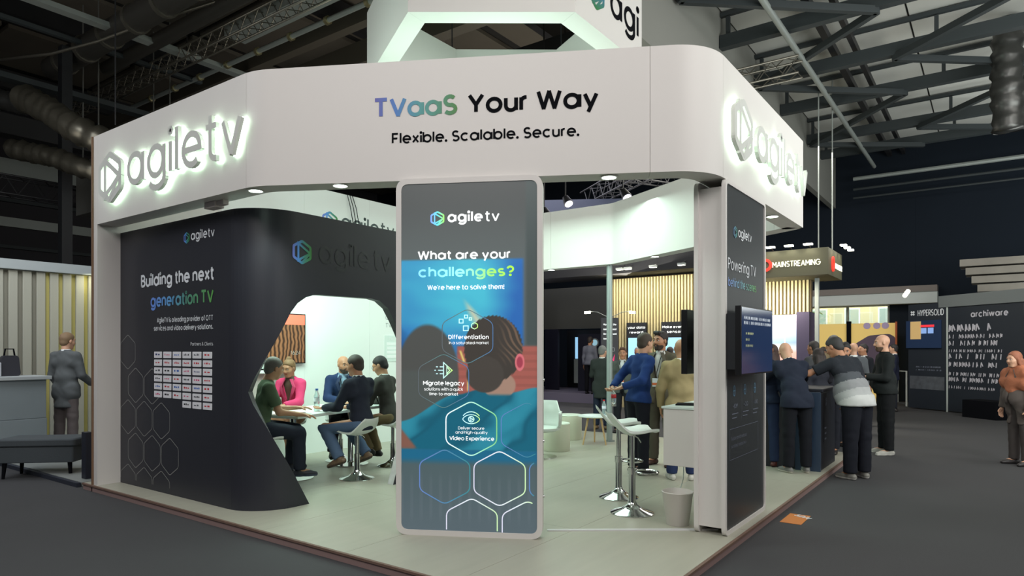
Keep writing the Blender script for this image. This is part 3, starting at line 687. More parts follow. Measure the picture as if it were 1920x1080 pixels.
t = screen('wall_screen', 'black flat screen seen edge-on behind the right column, facing the stand', (6.50,2.215,1.41), (-1,0,0), .93, .56, SCRNAVY, .055)
m = MB(); m.box((5.9,2.072,1.6),(6.2,2.16,1.8)); m.build('wall_mount', DARKMETAL, t)

# ------------------------------------------------------------------ hexagonal lantern hanging over the stand
twr = thing('hanging_lantern_sign', 'large white hexagonal sign band hanging above the stand from the roof', 'hanging sign', (7.325,5.49,5.41))
HXP = [(5.39,5.34),(6.49,3.82),(8.235,3.82),(9.26,5.64),(8.16,7.16),(6.42,7.16)]
cx_, cy_ = 7.325, 5.49
inn_ = []
for i in range(6):
    p = Vector(HXP[i])-Vector((cx_,cy_)); inn_.append((cx_+p.x*(1-.30/p.length), cy_+p.y*(1-.30/p.length)))
for i in range(6):
    j = (i+1) % 6; a, b, c, d = HXP[i], HXP[j], inn_[j], inn_[i]
    vs = [(*a,5.41),(*b,5.41),(*c,5.41),(*d,5.41),(*a,6.36),(*b,6.36),(*c,6.36),(*d,6.36)]
    MB().add(vs, [(0,3,2,1),(4,5,6,7),(0,1,5,4),(2,3,7,6),(1,2,6,5),(3,0,4,7)]).build('side_panel', WHITE, twr, bevel=.003)
m = MB(); hexmark(m, .40, .46, (6.96+.02,3.82,5.80+.06), (1,0,0), sw=.05); m.build('logo_mark', GRAD('lantern_mark', [(0,(50,120,60)),(1,(80,110,190))], 2), twr)
m = MB(); text(m, 'agi', .40, (7.33,3.82,5.72), (1,0,0), weight=.16, width=.80); m.build('logo_word', INK, twr); m = MB(); q = (Vector(HXP[3])-Vector(HXP[2])).normalized(); text(m, 'le tv', .40, (HXP[2][0]+.12*q.x, HXP[2][1]+.12*q.y, 5.72), (q.x,q.y,0), weight=.15, width=1.3); m.build('logo_word', INK, twr)
m = MB()
for x, y in HXP: m.tube([(cx_+(x-cx_)*.93, cy_+(y-cy_)*.93, 6.3),(cx_+(x-cx_)*.93, cy_+(y-cy_)*.93, 9.5)], .01, 6)
m.build('suspension_cables', DARKMETAL, twr)

# ------------------------------------------------------------------ stand furniture
PLASTIC = M('white_plastic', (216,222,216), .35)
def bar_stool(label, x, y, rz, seat=.80, group=None, name='bar_stool'):
    """origin at the base; the backrest side is -x"""
    t = thing(name, label, 'stool', (x,y,ZF), rz, group)
    m = MB(); nx, ny = 16, 14; vs = []; top = []
    for i in range(nx+1):
        u = i/nx; xx_ = -.21+.42*u
        wd = .195*math.sqrt(max(0.02, 1-((u-.55)/.62)**4)); back = max(0, (.34-u)/.34); z = seat+.15*back**1.4-.035*math.sin(PI*min(1,u*1.05))-.02*max(0,u-.8)*5
        xx_ -= .02*back
        for j in range(ny+1):
            v = -1+2*j/ny; top.append((xx_, v*wd, z+.03*v*v*(1-back*.6)))
    n = len(top); vs = top+[(a,b_,c_-.022) for a,b_,c_ in top]; fs = []; w_ = ny+1
    for i in range(nx):
        for j in range(ny):
            q = i*w_+j; fs += [(q,q+w_,q+w_+1,q+1),(n+q,n+q+1,n+q+w_+1,n+q+w_)]
    for j in range(ny): fs += [(j,j+1,n+j+1,n+j),(nx*w_+j+1,nx*w_+j,n+nx*w_+j,n+nx*w_+j+1)]
    for i in range(nx): fs += [(i*w_+w_,i*w_,n+i*w_,n+i*w_+w_),(i*w_+ny,i*w_+w_+ny,n+i*w_+w_+ny,n+i*w_+ny)]
    m.add(vs, fs).build('seat', PLASTIC, t, smooth=2, local=True)
    MB().lathe([(0,.0),(.205,.0),(.207,.008),(.19,.018),(.10,.045),(.045,.085),(.034,.12),(.034,seat*.52),(.0,seat*.52)], n=32).build('base', CHROME, t, smooth=2, local=True)
    MB().lathe([(.024,seat*.5),(.024,seat-.07),(.05,seat-.055),(.09,seat-.045),(0,seat-.04)], n=24).build('gas_lift', CHROME, t, smooth=2, local=True)
    if seat > .7:
        m = MB(); m.tube([(.03,0,.40)]+[(.12-.11*math.cos(a*PI/8)+.02, .115*math.sin(a*PI/8), .385) for a in range(1,16)]+[(.03,0,.40)], .009, 8); m.tube([(0,0,.37),(0,0,.43)], .04, 16); m.build('foot_ring', CHROME, t, smooth=2, local=True)
    m = MB(); m.tube([(0,-.03,seat-.06),(.02,-.12,seat-.075),(.03,-.17,seat-.11)], .006, 6); m.build('lift_lever', CHROME, t, smooth=2, local=True)
    return t
rzr = math.atan2(RT.y, RT.x)
bar_stool('white bar stool on a chrome base, nearer of two by the waste bin', 5.80, 2.79, rzr+.12)
bar_stool('white bar stool on a chrome base, the rear one, just behind the nearer stool', 6.33, 3.20, rzr-.05)
# meeting table
tb = thing('meeting_table', 'white rectangular meeting table on chrome pedestals inside the black pod', 'table', (5.5,6.95,ZF), math.radians(12))
MB().box((-.95,-.43,.765),(.95,.43,.80)).build('table_top', M('table_white', (226,234,230), .3), tb, bevel=.004, local=True)
for s in (-.55,.55):
    MB().lathe([(0,0),(.24,0),(.24,.01),(.05,.03),(.035,.05),(.035,.74),(.10,.764),(0,.764)], (s,0,0), 28).build('pedestal', CHROME, tb, smooth=2, local=True)
bar_stool('white pedestal stool under the seated man in blue jeans', 5.40, 6.20, 1.7, .58)
bar_stool('white pedestal stool under the seated man nearest the lightbox', 6.28, 6.50, 1.94, .58)
bar_stool('white pedestal stool under the seated man in the green t-shirt', 4.38, 6.60, -.455, .58)
bar_stool('white pedestal stool under the woman in the pink blazer', 5.50, 7.66, 3.63, .58)
bar_stool('white pedestal stool under the bald seated man in the navy blazer', 6.15, 7.40, 4.2, .58)
def bottle(label, x, y, z, cap=(200,40,40), h=.24, r=.032, group=None):
    t = thing('water_bottle', label, 'bottle', (x,y,z), 0, group)
    MB().lathe([(0,0),(r,0),(r,h*.25),(r*.93,h*.3),(r,h*.36),(r,h*.68),(r*.45,h*.86),(r*.42,h*.93),(0,h*.93)], (x,y,z), 18).build('bottle_body', M('clear_pet', (215,235,235), .08, trans=.75, alpha=.75), t, smooth=2)
    MB().lathe([(r*1.01,h*.42),(r*1.01,h*.6)], (x,y,z), 18).build('paper_label', M('bottle_label', (220,225,235), .5), t, smooth=2)
    MB().lathe([(r*.5,h*.92),(r*.5,h),(0,h)], (x,y,z), 14).build('cap', M('cap_%d%d' % cap[:2], cap, .4), t, smooth=2)
    return t
TT = ZF+.80
bottle('clear water bottle with blue cap standing on the meeting table', 5.22, 6.72, TT, (60,110,190), .27, .035)
def slab_thing(name, label, cat, x, y, z, w, d, h, rz, mat, group=None, bev=.002):
    o = MB().box((-w/2,-d/2,0),(w/2,d/2,h)).build(name, mat, bevel=bev); o.location = (x,y,z); o.rotation_euler.z = rz; return tag(o, label, cat, group)
PAPER = M('paper_white', (225,232,232), .7)
slab_thing('smartphone', 'black phone lying on the near edge of the meeting table', 'phone', 4.86, 6.58, TT, .15, .075, .009, .3, INK)
slab_thing('smartphone', 'black phone lying on the meeting table near the man in navy', 'phone', 5.98, 7.15, TT, .15, .075, .009, 1.2, INK)
slab_thing('paper_sheet', 'white paper sheet on the meeting table beside the water bottle', 'paper', 5.42, 6.88, TT, .3, .21, .003, .4, PAPER)
# TV on the pod's back wall
DUNE = M('dune_display', (120,70,40), .3, emit=(140,84,48), es=.42)
nt = DUNE.node_tree; wv = nt.nodes.new('ShaderNodeTexWave'); wv.inputs['Scale'].default_value = 5.0; wv.inputs['Distortion'].default_value = 5.5; wv.inputs['Detail'].default_value = 2
tcn = nt.nodes.new('ShaderNodeTexCoord'); nt.links.new(tcn.outputs['Object'], wv.inputs['Vector']); cr = nt.nodes.new('ShaderNodeValToRGB'); cr.color_ramp.elements[0].color = lin((40,26,20)); cr.color_ramp.elements[1].color = lin((140,96,66))
nt.links.new(wv.outputs[1], cr.inputs[0]); nt.links.new(cr.outputs[0], nt.nodes['Principled BSDF'].inputs['Emission Color']); nt.links.new(cr.outputs[0], nt.nodes['Principled BSDF'].inputs['Base Color'])
t = screen('television', 'television on the white pod wall showing brown dunes under an orange sky', (4.90,8.215,1.42), (1,0,0), 1.28, .72, DUNE)
MB().box((4.915,8.2125,1.98),(6.165,8.2134,2.125)).build('sky_band', M('sky_orange', (235,110,86), .4, emit=(235,110,86), es=.7), t)
m = MB(); text(m, '1624', .055, (5.92,8.2125,1.55), (1,0,0), weight=.1, width=.17); m.build('clock_digits', M('dim_white', (170,170,165), .5), t)
MB().box((5.3,8.26,1.6),(5.8,8.27,1.9)).build('wall_mount', DARKMETAL, t)
sb = thing('wall_shelf', 'small white shelf unit fixed under the television in the pod', 'shelf', (5.3,8.1,1.13))
MB().box((4.85,7.98,1.30),(5.75,8.268,1.34)).build('shelf_board', WHITE_IN, sb, bevel=.003); MB().box((4.87,8.05,.60),(5.73,8.268,1.299)).build('cabinet_body', M('cabinet_greige', (196,190,184), .6), sb)
slab_thing('remote_control', 'small black remote lying on the white shelf under the television', 'remote control', 5.42, 8.08, 1.34, .16, .04, .02, .2, INK)
# counter fixed behind the right column, and what is on it
ct = thing('wall_counter', 'white box counter fixed behind the right column above the waste bin', 'counter', (6.2,2.3,.57))
MB().box((5.76,2.075,.57),(6.62,2.46,1.085)).build('cabinet_body', WHITE, ct, bevel=.004); MB().box((5.75,2.073,1.085),(6.63,2.475,1.105)).build('counter_top', M('counter_mint', (208,222,216), .4), ct, bevel=.002)
slab_thing('tablet', 'thin black tablet lying on the white counter behind the column', 'tablet', 6.05, 2.36, 1.105, .24, .17, .01, .3, INK)
slab_thing('card_reader', 'small black box on the white counter beside the tablet', 'box', 6.08, 2.16, 1.105, .10, .08, .035, 0, INK)
bn = thing('waste_bin', 'white tapered plastic waste bin at the foot of the right column', 'bin', (5.665,2.285,ZF))
MB().lathe([(0,0),(.095,0),(.098,.004),(.135,.285),(.14,.29),(.135,.295),(.128,.288),(.092,.01),(0,.01)], (5.665,2.285,ZF), 36).build('bin_body', M('bin_white', (208,202,196), .5), bn, smooth=2)
m = MB(); m.tube([(6.10,2.40,.57),(6.12,2.41,.40),(6.06,2.44,.22),(6.12,2.46,.10),(6.25,2.5,.082)], .005, 6); tag(m.build('power_cable', PAPER, smooth=True), 'thin pale cable dropping from the white counter to the floor behind the bin', 'cable')
# poufs, side tables, chair
POUF = M('pouf_leather', (206,206,186), .55, bump=.1, bscale=20)
def pouf(label, x, y, r=.205, h=.42):
    t = thing('pouf', label, 'pouf', (x,y,ZF)); MB().lathe([(0,0),(r*.97,0),(r,.012),(r,h-.03),(r*.985,h-.012)], (x,y,ZF), 36).build('pouf_body', POUF, t, smooth=2)
    MB().lathe([(r*.985,h-.012),(r*1.0,h-.006),(r*.97,h+.004),(0,h+.010)], (x,y,ZF), 36).build('seat_top', M('pouf_top', (214,224,208), .5), t, smooth=2)
pouf('cream leather cylinder pouf nearest the front lightbox', 8.72, 5.46)
pouf('cream pouf standing behind the two round side tables', 9.95, 5.98, .22)
def side_table(label, x, y, h, r, rz):
    t = thing('side_table', label, 'table', (x,y,ZF), rz)
    MB().lathe([(0,h-.022),(r*.97,h-.022),(r,h-.012),(r*.98,h),(0,h)], n=36).build('table_top', M('table_white', (226,234,230), .3), t, smooth=2, local=True)
    for k in range(3):
        a = 2*PI*k/3; MB().tube([(r*.42*math.cos(a), r*.42*math.sin(a), h-.022),(r*.78*math.cos(a), r*.78*math.sin(a), 0)], [.018,.011], 10).build('leg', WOODOAK, t, smooth=2, local=True)
    MB().lathe([(0,h-.04),(r*.55,h-.04),(r*.55,h-.022)], n=24).build('under_plate', WOODOAK, t, smooth=2, local=True)
side_table('round white side table with pale wooden legs, the nearer of the pair', 9.66, 5.32, .47, .275, .5)
side_table('round white side table with wooden legs, further back by the pouf', 9.98, 6.10+.35, .45, .27, 1.1)
for q in range(3): slab_thing('brochure', 'white brochure, %s of the small stack on the rear side table' % ('bottom','middle','top')[q], 'brochure', 9.93+.02*q, 6.47, ZF+.45+.014*q, .29, .2, .013, .3+.25*q, M('brochure_%d' % q, (196-30*q,206-26*q,206-20*q), .6), 'brochures stacked on the rear side table')
slab_thing('brochure', 'open white leaflet lying on the nearer round side table', 'brochure', 9.60, 5.36, ZF+.47, .3, .2, .004, .9, PAPER)
bottle('clear water bottle with a red cap on the nearer side table', 9.80, 5.22, ZF+.47, (200,50,50), .25, .034)
ch = thing('lounge_chair', 'white moulded plastic chair half hidden by the front lightbox', 'chair', (8.05,5.30,ZF), .5)
m = MB(); n = 14; vs = []; fs = []
for i in range(n+1):
    a = math.radians(-115+230*i/n); ca_, sa_ = math.cos(a), math.sin(a)
    for rr, z in ((.24,.40),(.29,.46),(.30,.62),(.285,.80 if abs(i-n/2) < 4 else .66)): vs.append((rr*ca_, rr*sa_, z))
for i in range(n):
    for j in range(3): q = i*4+j; fs.append((q,q+4,q+5,q+1))
o = m.add(vs, fs).build('chair_shell', PLASTIC, ch, smooth=True, local=True); o.rotation_euler.z = 0; md = o.modifiers.new('t','SOLIDIFY'); md.thickness = .02
MB().lathe([(0,.37),(.2,.37),(.27,.40),(.27,.43),(0,.44)], n=28).build('seat', PLASTIC, ch, smooth=2, local=True)
MB().lathe([(0,0),(.22,0),(.22,.012),(.04,.035),(.03,.06),(.03,.37),(0,.37)], n=28).build('base', CHROME, ch, smooth=2, local=True)
m = MB(); m.lathe([(.05,ZF),(.05,ZB),(0,ZB)], (10.09,5.27,0), 20); m.lathe([(.09,ZF+.01),(.09,ZF),(0,ZF)][::-1], (10.09,5.27,0.001), 20)
tag(m.build('support_pole', M('grey_pole', (150,160,158), .4, .3), smooth=2), 'grey round pole holding up the far side of the header fascia', 'pole')
# floor sticker in the aisle
st = thing('floor_sticker', 'orange floor sticker with a white stand number in the right-hand aisle', 'sticker', (6.77,1.55,.001))
MB().box((6.57,1.455,.001),(6.97,1.645,.0035)).build('sticker_sheet', M('sticker_orange', (190,112,40), .6), st)
m = MB(); text(m, '5.D74', .085, (6.90,1.60,.0035), (-.55,-.83,0), U=(.83,-.55,0), weight=.2, width=.17, lift=.001)
o = m.build('sticker_number', PRINTW, st)

# dark counter on the right, with curved front end
rc = thing('reception_counter', 'dark navy standing counter with a curved end beside the right-hand group', 'counter', (10.0,2.1,ZF))
CNAVY = M('counter_navy', (44,60,80), .4); CBLK = M('counter_black', (24,27,36), .5)
z1 = 1.13
prof = rpoly([(1.79,ZF),(1.79,z1-.05),(2.30,z1-.05),(2.16,z1-.14),(2.09,z1-.34),(2.09,ZF)], [0,.02,.03,.12,.12,0], 6)
MB().slab([(p[0],p[1]) for p in prof], (9.11,0,0), (0,1,0), UZ, -.05).build('front_panel', CNAVY, rc, smooth=2)
m = MB(); m.box((9.165,1.80,ZF),(10.12,2.55,z1-.06)); m.build('counter_body', CBLK, rc, bevel=.01)
MB().box((9.20,1.775,z1-.055),(10.14,2.62,z1-.01)).build('counter_top', CBLK, rc, bevel=.01)
m = MB(); strokes_to(m, [[(0,0),(.05,0),(.05,.28),(0,.28),'c']], .008, (9.33,1.80,.42), (1,0,0), UZ)
for q in range(3): m.box((9.42,1.797,.45+.07*q),(9.52,1.799,.47+.07*q))
hexmark(m, .10, .12, (9.5,1.80,.94), (1,0,0), sw=.012)
m.build('counter_print', MG, rc)
# ------------------------------------------------------------------ hall shell
DARKWALL = M('dark_drape', (28,34,42), .9, noise=.12, nscale=.6, spec=.1)
BROWNC = M('ceiling_board_brown', (92,86,76), .8, noise=.18, nscale=1.2); GREYC = M('ceiling_board_grey', (196,196,190), .8, noise=.06, nscale=.8)
STEEL = M('painted_steel', (46,52,54), .65, 0); BLKSTEEL = M('black_steel', (40,40,42), .5, .3); PALE = M('pale_metal', (150,156,152), .45, .3); ALU = M('truss_alu', (120,116,106), .35, .7)
tag(MB().box((24.02,-16,0),(24.2,2.0,9)).build('wall_back', DARKWALL), kind='structure')
mb = MB(); mb.box((24.0,2.0,3.0),(24.2,30,10)); mb.box((24.0,2.0,0),(24.2,2.7,3.0)); mb.box((24.0,2.7,0),(24.2,30,.6)); mb.box((24.0,5.05,.6),(24.2,30,3.0))
tag(mb.build('wall_back', DARKWALL), kind='structure')
tag(MB().box((-14,26,0),(24.2,26.2,10)).build('wall_left', M('far_left_cladding', (44,42,46), .8, noise=.2, nscale=.5)), kind='structure')
tag(MB().box((-14,-16.2,0),(24.2,-16,9)).build('wall_right', DARKWALL), kind='structure')
cl = tag(MB().box((-3,4.25,9.72),(24.2,26.2,9.8)).build('ceiling', M('roof_deck_dark', (34,32,30), .9)), kind='structure')
for i in range(9):
    for j in range(7):
        if (i*5+j*3) % 11 == 0: continue
        a, b = -2.9+i*3.0, 4.3+j*3.1
        MB().box((a,b,9.60),(a+2.86,b+2.75,9.70)).build('ceiling_board', BROWNC, cl)
cr_ = tag(MB().box((-3,-16,8.12),(24.2,4.25,8.2)).build('ceiling', M('roof_deck_grey', (90,90,88), .9)), kind='structure')
for i in range(11):
    for j in range(7):
        a, b = -2.9+i*2.45, -15.9+j*2.88
        MB().box((a,b,8.05),(a+2.41,b+2.84,8.11)).build('ceiling_board', GREYC, cr_)
tag(MB().box((-3,4.25,6.25),(24.0,4.40,9.8)).build('trim_1', M('downstand_grey', (128,128,122), .8, noise=.08, nscale=.5)), kind='structure')
ordn = ['first','second','third','fourth','fifth','sixth','seventh','eighth']
nodes = []
for i, u in enumerate((8.2, 10.4, 12.65, 14.9, 17.06, 19.9, 21.7)):
    t = thing('roof_beam', f'dark steel beam crossing under the grey roof, {ordn[i]} counted from the camera', 'roof beam', (u,-2,7.4), group='beams across the grey roof')
    MB().bar((u,-14,7.45),(u,4.24,7.45),.17,.24).build('lower_chord', STEEL, t)
    MB().bar((u,-14,7.98),(u,4.24,7.98),.09,.08).build('upper_chord', STEEL, t)
    for k in range(5):
        a = 4.1-k*3.2; MB().bar((u,a,7.5),(u,a,7.92),.07).build('web_strut', STEEL, t)
    nodes.append(u)
for bi, (a, b) in enumerate(zip(nodes[:-1], nodes[1:])):
    for si, (v0, v1) in enumerate(((1.6,4.15),(1.6,-1.0),(-3.6,-1.0))):
        for di, (p, q) in enumerate((((a,v0),(b,v1)),((a,v1),(b,v0)))):
            if (bi+si+di) % 2: continue
            tag(MB().bar((*p,7.30),(*q,7.30),.10,.12).build('cross_brace', STEEL), f'diagonal roof brace in {ordn[bi]} bay from the camera, {ordn[si]} strip from the grey downstand', 'brace', 'diagonal braces under the grey roof')
for v, w, l in ((2.68,.12,'dark purlin running into the depth under the grey roof, left one of a close pair'),(2.30,.09,'dark purlin running into the depth under the grey roof, right one of a close pair'),(-1.6,.12,'dark purlin under the grey roof, beyond the close pair to the right')):
    tag(MB().bar((7,v,7.74),(23.9,v,7.74),w,.14).build('purlin', BLKSTEEL), l, 'purlin')
tag(MB().tube([(8,3.04,7.25),(23.2,3.02,7.25)], .055, 10).build('conduit', PALE, smooth=2), 'long pale conduit running diagonally under the grey roof', 'conduit')
for q, (z, r, l) in enumerate(((6.95,.06,'upper'),(6.62,.04,'middle'),(6.35,.03,'lowest'))):
    tag(MB().tube([(23.2,-12,z),(23.2,3.6,z)], r, 8).build('wall_pipe', PALE if q == 0 else STEEL, smooth=2), f'{l} of three horizontal pipes along the top of the dark far wall', 'pipe')
def foil(name, label, path, r, mat, n=14):
    """crumpled foil duct: rings of uneven radius along a path"""
    P = [Vector(p) for p in path]; out = [P[0]]
    for a, b in zip(P[:-1], P[1:]):
        k = max(2, int((b-a).length/.09)); out += [a.lerp(b, i/k) for i in range(1, k+1)]
    for _ in range(12): out = [out[0]]+[(out[i-1]+out[i]*2+out[i+1])/4 for i in range(1, len(out)-1)]+[out[-1]]
    rs = [r*(1+.10*math.sin(i*1.9)+random.uniform(-.07,.07)) for i in range(len(out))]
    m = MB(); m.tube(out, rs, n); m.v = [(a+random.uniform(-.02,.02), b+random.uniform(-.02,.02), c+random.uniform(-.02,.02)) for a, b, c in m.v]
    return tag(m.build(name, mat, smooth=True), label, 'duct')
FOIL = M('duct_foil', (120,116,104), .38, .8)
foil('foil_duct', 'crumpled silver duct hanging vertically from the roof at the top right', [(16.2,-.2,8.0),(16.2,-.18,6.9),(16.25,-.2,5.9)], .27, M('duct_dark_foil', (80,80,78), .35, .7))
# ------------------------------------------------------------------ overhead clutter, left of the stand
foil('foil_duct', 'large silver flexible duct bending down behind the left end of the fascia', [(5.0,15.4,6.55),(5.1,14.4,6.1),(5.2,13.5,5.6),(5.6,12.9,5.28),(7.2,12.6,5.2)], .24, FOIL)
foil('foil_duct', 'lower silver duct passing behind the dark column on the left', [(5.2,16.6,5.8),(5.5,15.2,5.45),(5.7,14.3,5.1),(7.4,13.6,5.0)], .19, FOIL)
foil('foil_duct', 'crumpled dark foil duct stretching along the far left edge', [(3.0,18.6,7.4),(4.6,17.4,7.0),(5.3,16.0,6.6)], .2, M('duct_dark_foil', (80,80,78), .35, .7))
def member(name, label, cat, a, b, w, h, mat, tube=False):
    m = MB(); (m.tube([a,b], w, 12) if tube else m.bar(a, b, w, h)); return tag(m.build(name, mat, smooth=2 if tube else False), label, cat)
member('cable_tray', 'wide pale grey cable tray running down to the left end of the fascia', 'cable tray', (1.0,14.2,8.0),(18,14.2,8.0), .22,.10, PALE)
member('cable_tray', 'narrow grey tray to the left of the wide pale one', 'cable tray', (1.0,15.4,8.0),(8.6,15.4,8.0), .10,.08, STEEL)
member('cable_tray', 'dark tray low in the top left corner above the foil ducts', 'cable tray', (0,17.0,7.4),(9,17.0,7.4), .30,.12, STEEL)
member('ceiling_pipe', 'thick dark pipe with clamps crossing the top left ceiling', 'pipe', (6.25,7.0,8.05),(6.25,17.5,8.05), .26,.26, M('dark_pipe', (62,60,56), .45, .2), True)
member('ceiling_pipe', 'thinner dark pipe beside the thick clamped pipe', 'pipe', (6.95,7.0,8.05),(6.95,16.5,8.05), .15,.15, M('dark_pipe', (62,60,56), .45, .2), True)
m = MB()
for k in range(9): v = 8+k*1.1; m.tube([(6.25,v,8.05),(6.25,v+.10,8.05)], .285, 16)
tag(m.build('pipe_clamps', ALU, smooth=2), 'metal clamp rings around the thick dark ceiling pipe', 'clamps', kind='stuff')
member('ceiling_beam', 'broad pale grey beam at the top, left of the hanging sign', 'beam', (7.75,5.6,8.05),(7.75,12.6,8.05), .46,.2, PALE)
member('conduit', 'thin pale conduit with bright couplings along the left ceiling', 'conduit', (8.4,6.5,8.0),(8.4,19,8.0), .05,.05, PALE, True)
m = MB()
for k in range(10): v = 7+k*1.15; m.tube([(8.4,v,8.0),(8.4,v+.08,8.0)], .085, 10)
tag(m.build('conduit_couplings', M('brass_tint', (190,180,140), .3, .8), smooth=2), 'bright couplings along the thin pale conduit', 'couplings', kind='stuff')
member('ceiling_beam', 'dark brown roof beam above the left fascia, nearest the hanging sign', 'beam', (10.3,4.6,8.3),(10.3,22,8.3), .30,.5, M('beam_brown', (78,72,62), .7))
member('ceiling_beam', 'dark brown roof beam above the left fascia, second from the hanging sign', 'beam', (9.2,4.6,8.4),(9.2,22,8.4), .22,.4, M('beam_brown', (78,72,62), .7))
member('ceiling_beam', 'black roof girder seen through the gap above the white pod wall', 'beam', (12.5,4.6,8.2),(12.5,24,8.2), .30,.5, BLKSTEEL)
member('ceiling_beam', 'long dark girder crossing low over the far left of the hall', 'beam', (-1,20.0,7.2),(22,20.0,7.2), .5,.5, BLKSTEEL)
for k, v in enumerate((8.5,12.0,17.5,22.5)):
    member('ceiling_beam', f'dark cross girder of the left roof running into the depth, {ordn[k]} from the fascia', 'beam', (0,v,9.2),(23.9,v,9.2), .2,.5, BLKSTEEL)
def lattice(name, label, a, b, s=.3, step=.45, mat=ALU, group=None):
    """box truss: four chords and zigzag lacing"""
    a = Vector(a); b = Vector(b); d = (b-a).normalized(); r = d.cross(UZ).normalized()*s/2; u = UZ*s/2
    t = thing(name, label, 'truss', tuple(a), group=group); cs = [r+u, -r+u, -r-u, r-u]
    for c in cs: MB().tube([a+c,b+c], .022, 6).build('chord', mat, t, smooth=True)
    m = MB(); n = int((b-a).length/step)
    for i in range(n):
        for q in range(4):
            c0, c1 = cs[q], cs[(q+1)%4]; p = a+d*(i*step); m.bar(p+c0, p+d*(step/2)+c1, .014); m.bar(p+d*(step/2)+c1, p+d*step+c0, .014)
    m.build('lacing', mat, t); return t
lattice('lighting_truss', 'slim lattice truss running over the left side of the fascia', (7.5,8.8,7.9),(7.5,20.5,7.9), .26,.4)
lattice('lighting_truss', 'lattice truss hanging behind the hanging sign at its right edge', (13.5,3.0,7.0),(13.5,14,7.0), .32,.5)
lattice('lighting_truss', 'dark lattice truss visible between lightbox and column above the inner fascia', (13.0,4.5,5.9),(16.8,9.5,5.9), .4,.5, BLKSTEEL)
lattice('lighting_truss', 'dark lattice truss further back above the blue-lit banner', (14,8.5,6.2),(21,5.0,6.2), .4,.5, BLKSTEEL)
lattice('lighting_truss', 'dark lattice truss over the neighbouring stand at far left', (3.0,17.5,5.2),(11,17.5,5.2), .4,.5, BLKSTEEL)
for k,(u,v) in enumerate(((5.9,15.9),)):
    t = thing('hall_column', 'black square hall column rising behind the left neighbouring stand', 'column', (u,v,0)); MB().box((u-.1,v-.1,0),(u+.1,v+.1,8)).build('shaft', M('column_black', (20,22,26), .6), t); MB().box((u-.16,v-.16,0),(u+.16,v+.16,.02)).build('base_plate', BLKSTEEL, t)
mb = MB(); mb.box((6.6,16.2,4.7),(8.4,17.2,5.9)); [mb.box((a,b,5.9),(a+.03,b+.03,9.6)) for a in (6.7,8.3) for b in (16.3,17.1)]
tag(mb.build('air_unit', M('unit_grey', (96,96,92), .6), bevel=.01), 'grey boxy air unit under the roof behind the black column', 'air unit')
for k,(z,w) in enumerate(((7.3,.5),(6.4,.12),(5.6,.30),(4.9,.1),(4.3,.16),(3.8,.1))):
    tag(MB().box((-10,25.85,z),(23.9,25.99,z+w)).build('wall_rail', PALE if k % 2 == 0 else STEEL), f'horizontal metal rail along the dark far left wall, {ordn[k]} from the top', 'rail')
for k,(u,v) in enumerate(((5.6,11.5),(6.0,12.6))):
    member('light_panel', f'small pale rectangular panel under the left roof, {"nearer" if k == 0 else "further"} of two', 'panel', (u+2,v,9.05),(u+2.0,v+.9,9.05), .42,1.1 if False else .06, M('panel_pale', (190,196,196), .5))
m = MB(); m.tube([(4.9,16.8,7.6),(5.4,15.2,7.5),(5.9,14.3,7.7),(6.3,13.2,7.9),(6.9,11.5,8.1),(7.3,9.6,8.3)], .03, 6); tag(m.build('loose_cable', ALU, smooth=True), 'loose pale cable winding across the top left ceiling', 'cable')
# hanging wires
for k,(u,v,z0,z1_) in enumerate(((7.5,10.0,8.0,9.5),(7.5,14.0,8.0,9.5),(5.2,12.0,5.4,9.0))):
    tag(MB().tube([(u,v,z0),(u,v,z1_)], .012, 6).build('hanger_wire', BLKSTEEL), 'thin vertical hanger wire under the left roof, %s' % ('on the near truss end','on the far truss end','over the foil duct')[k], 'wire', 'hanger wires under the left roof')

# ------------------------------------------------------------------ middle background: slatted stand, dark booth, blue-lit banner
sl = thing('slatted_stand_wall', 'warm-lit wall of narrow vertical wooden slats behind the stand', 'slat wall', (17,6.2,0))
MB().box((17.06,3.55,0),(17.2,9.0,3.62)).build('backing', M('slat_backing', (96,82,58), .8), sl)
m = MB(); n = 62
for i in range(n): v = 3.60+i*(5.36/n); m.box((17.0,v,0),(17.06,v+.045,3.60))
o = m.build('slats', M('slat_oak', (200,188,146), .6, noise=.15, nscale=9), sl, kind='stuff')
MB().box((16.2,5.6,3.66),(17.3,13.2,4.7)).build('header_band', M('header_black', (14,15,18), .7), sl)
light('AREA', (16.3,7.2,3.6), 100, (1,.93,.72), 3.6,.5, aim=(17.0,7.2,1.8)); light('AREA', (16.2,4.4,3.0), 60, (1,.93,.72), 1.6,.4, aim=(17.0,4.4,1.8))
for k,(px_,lab) in enumerate(((1168,'leftmost'),(1183,'second from left'),(1230,'third from left'),(1283,'rightmost'))):
    r = (px_-960)/1253; d = 16.1/(.8102+.5862*r); v = (.5862-.8102*r)*d
    t = thing('spotlight', f'small white spotlight on the black band over the slatted wall, {lab}', 'spotlight', (16.1,v,3.75))
    MB().tube([(16.2,v,3.86),(15.95,v,3.78)], .012, 6).build('arm', BLKSTEEL, t); MB().box((15.86,v-.09,3.72),(15.98,v+.09,3.77)).build('head', PALE, t); MB().box((15.87,v-.08,3.712),(15.97,v+.08,3.719)).build('lens', M('spot_glow', (255,255,240), .5, emit=(255,250,225), es=9), t)
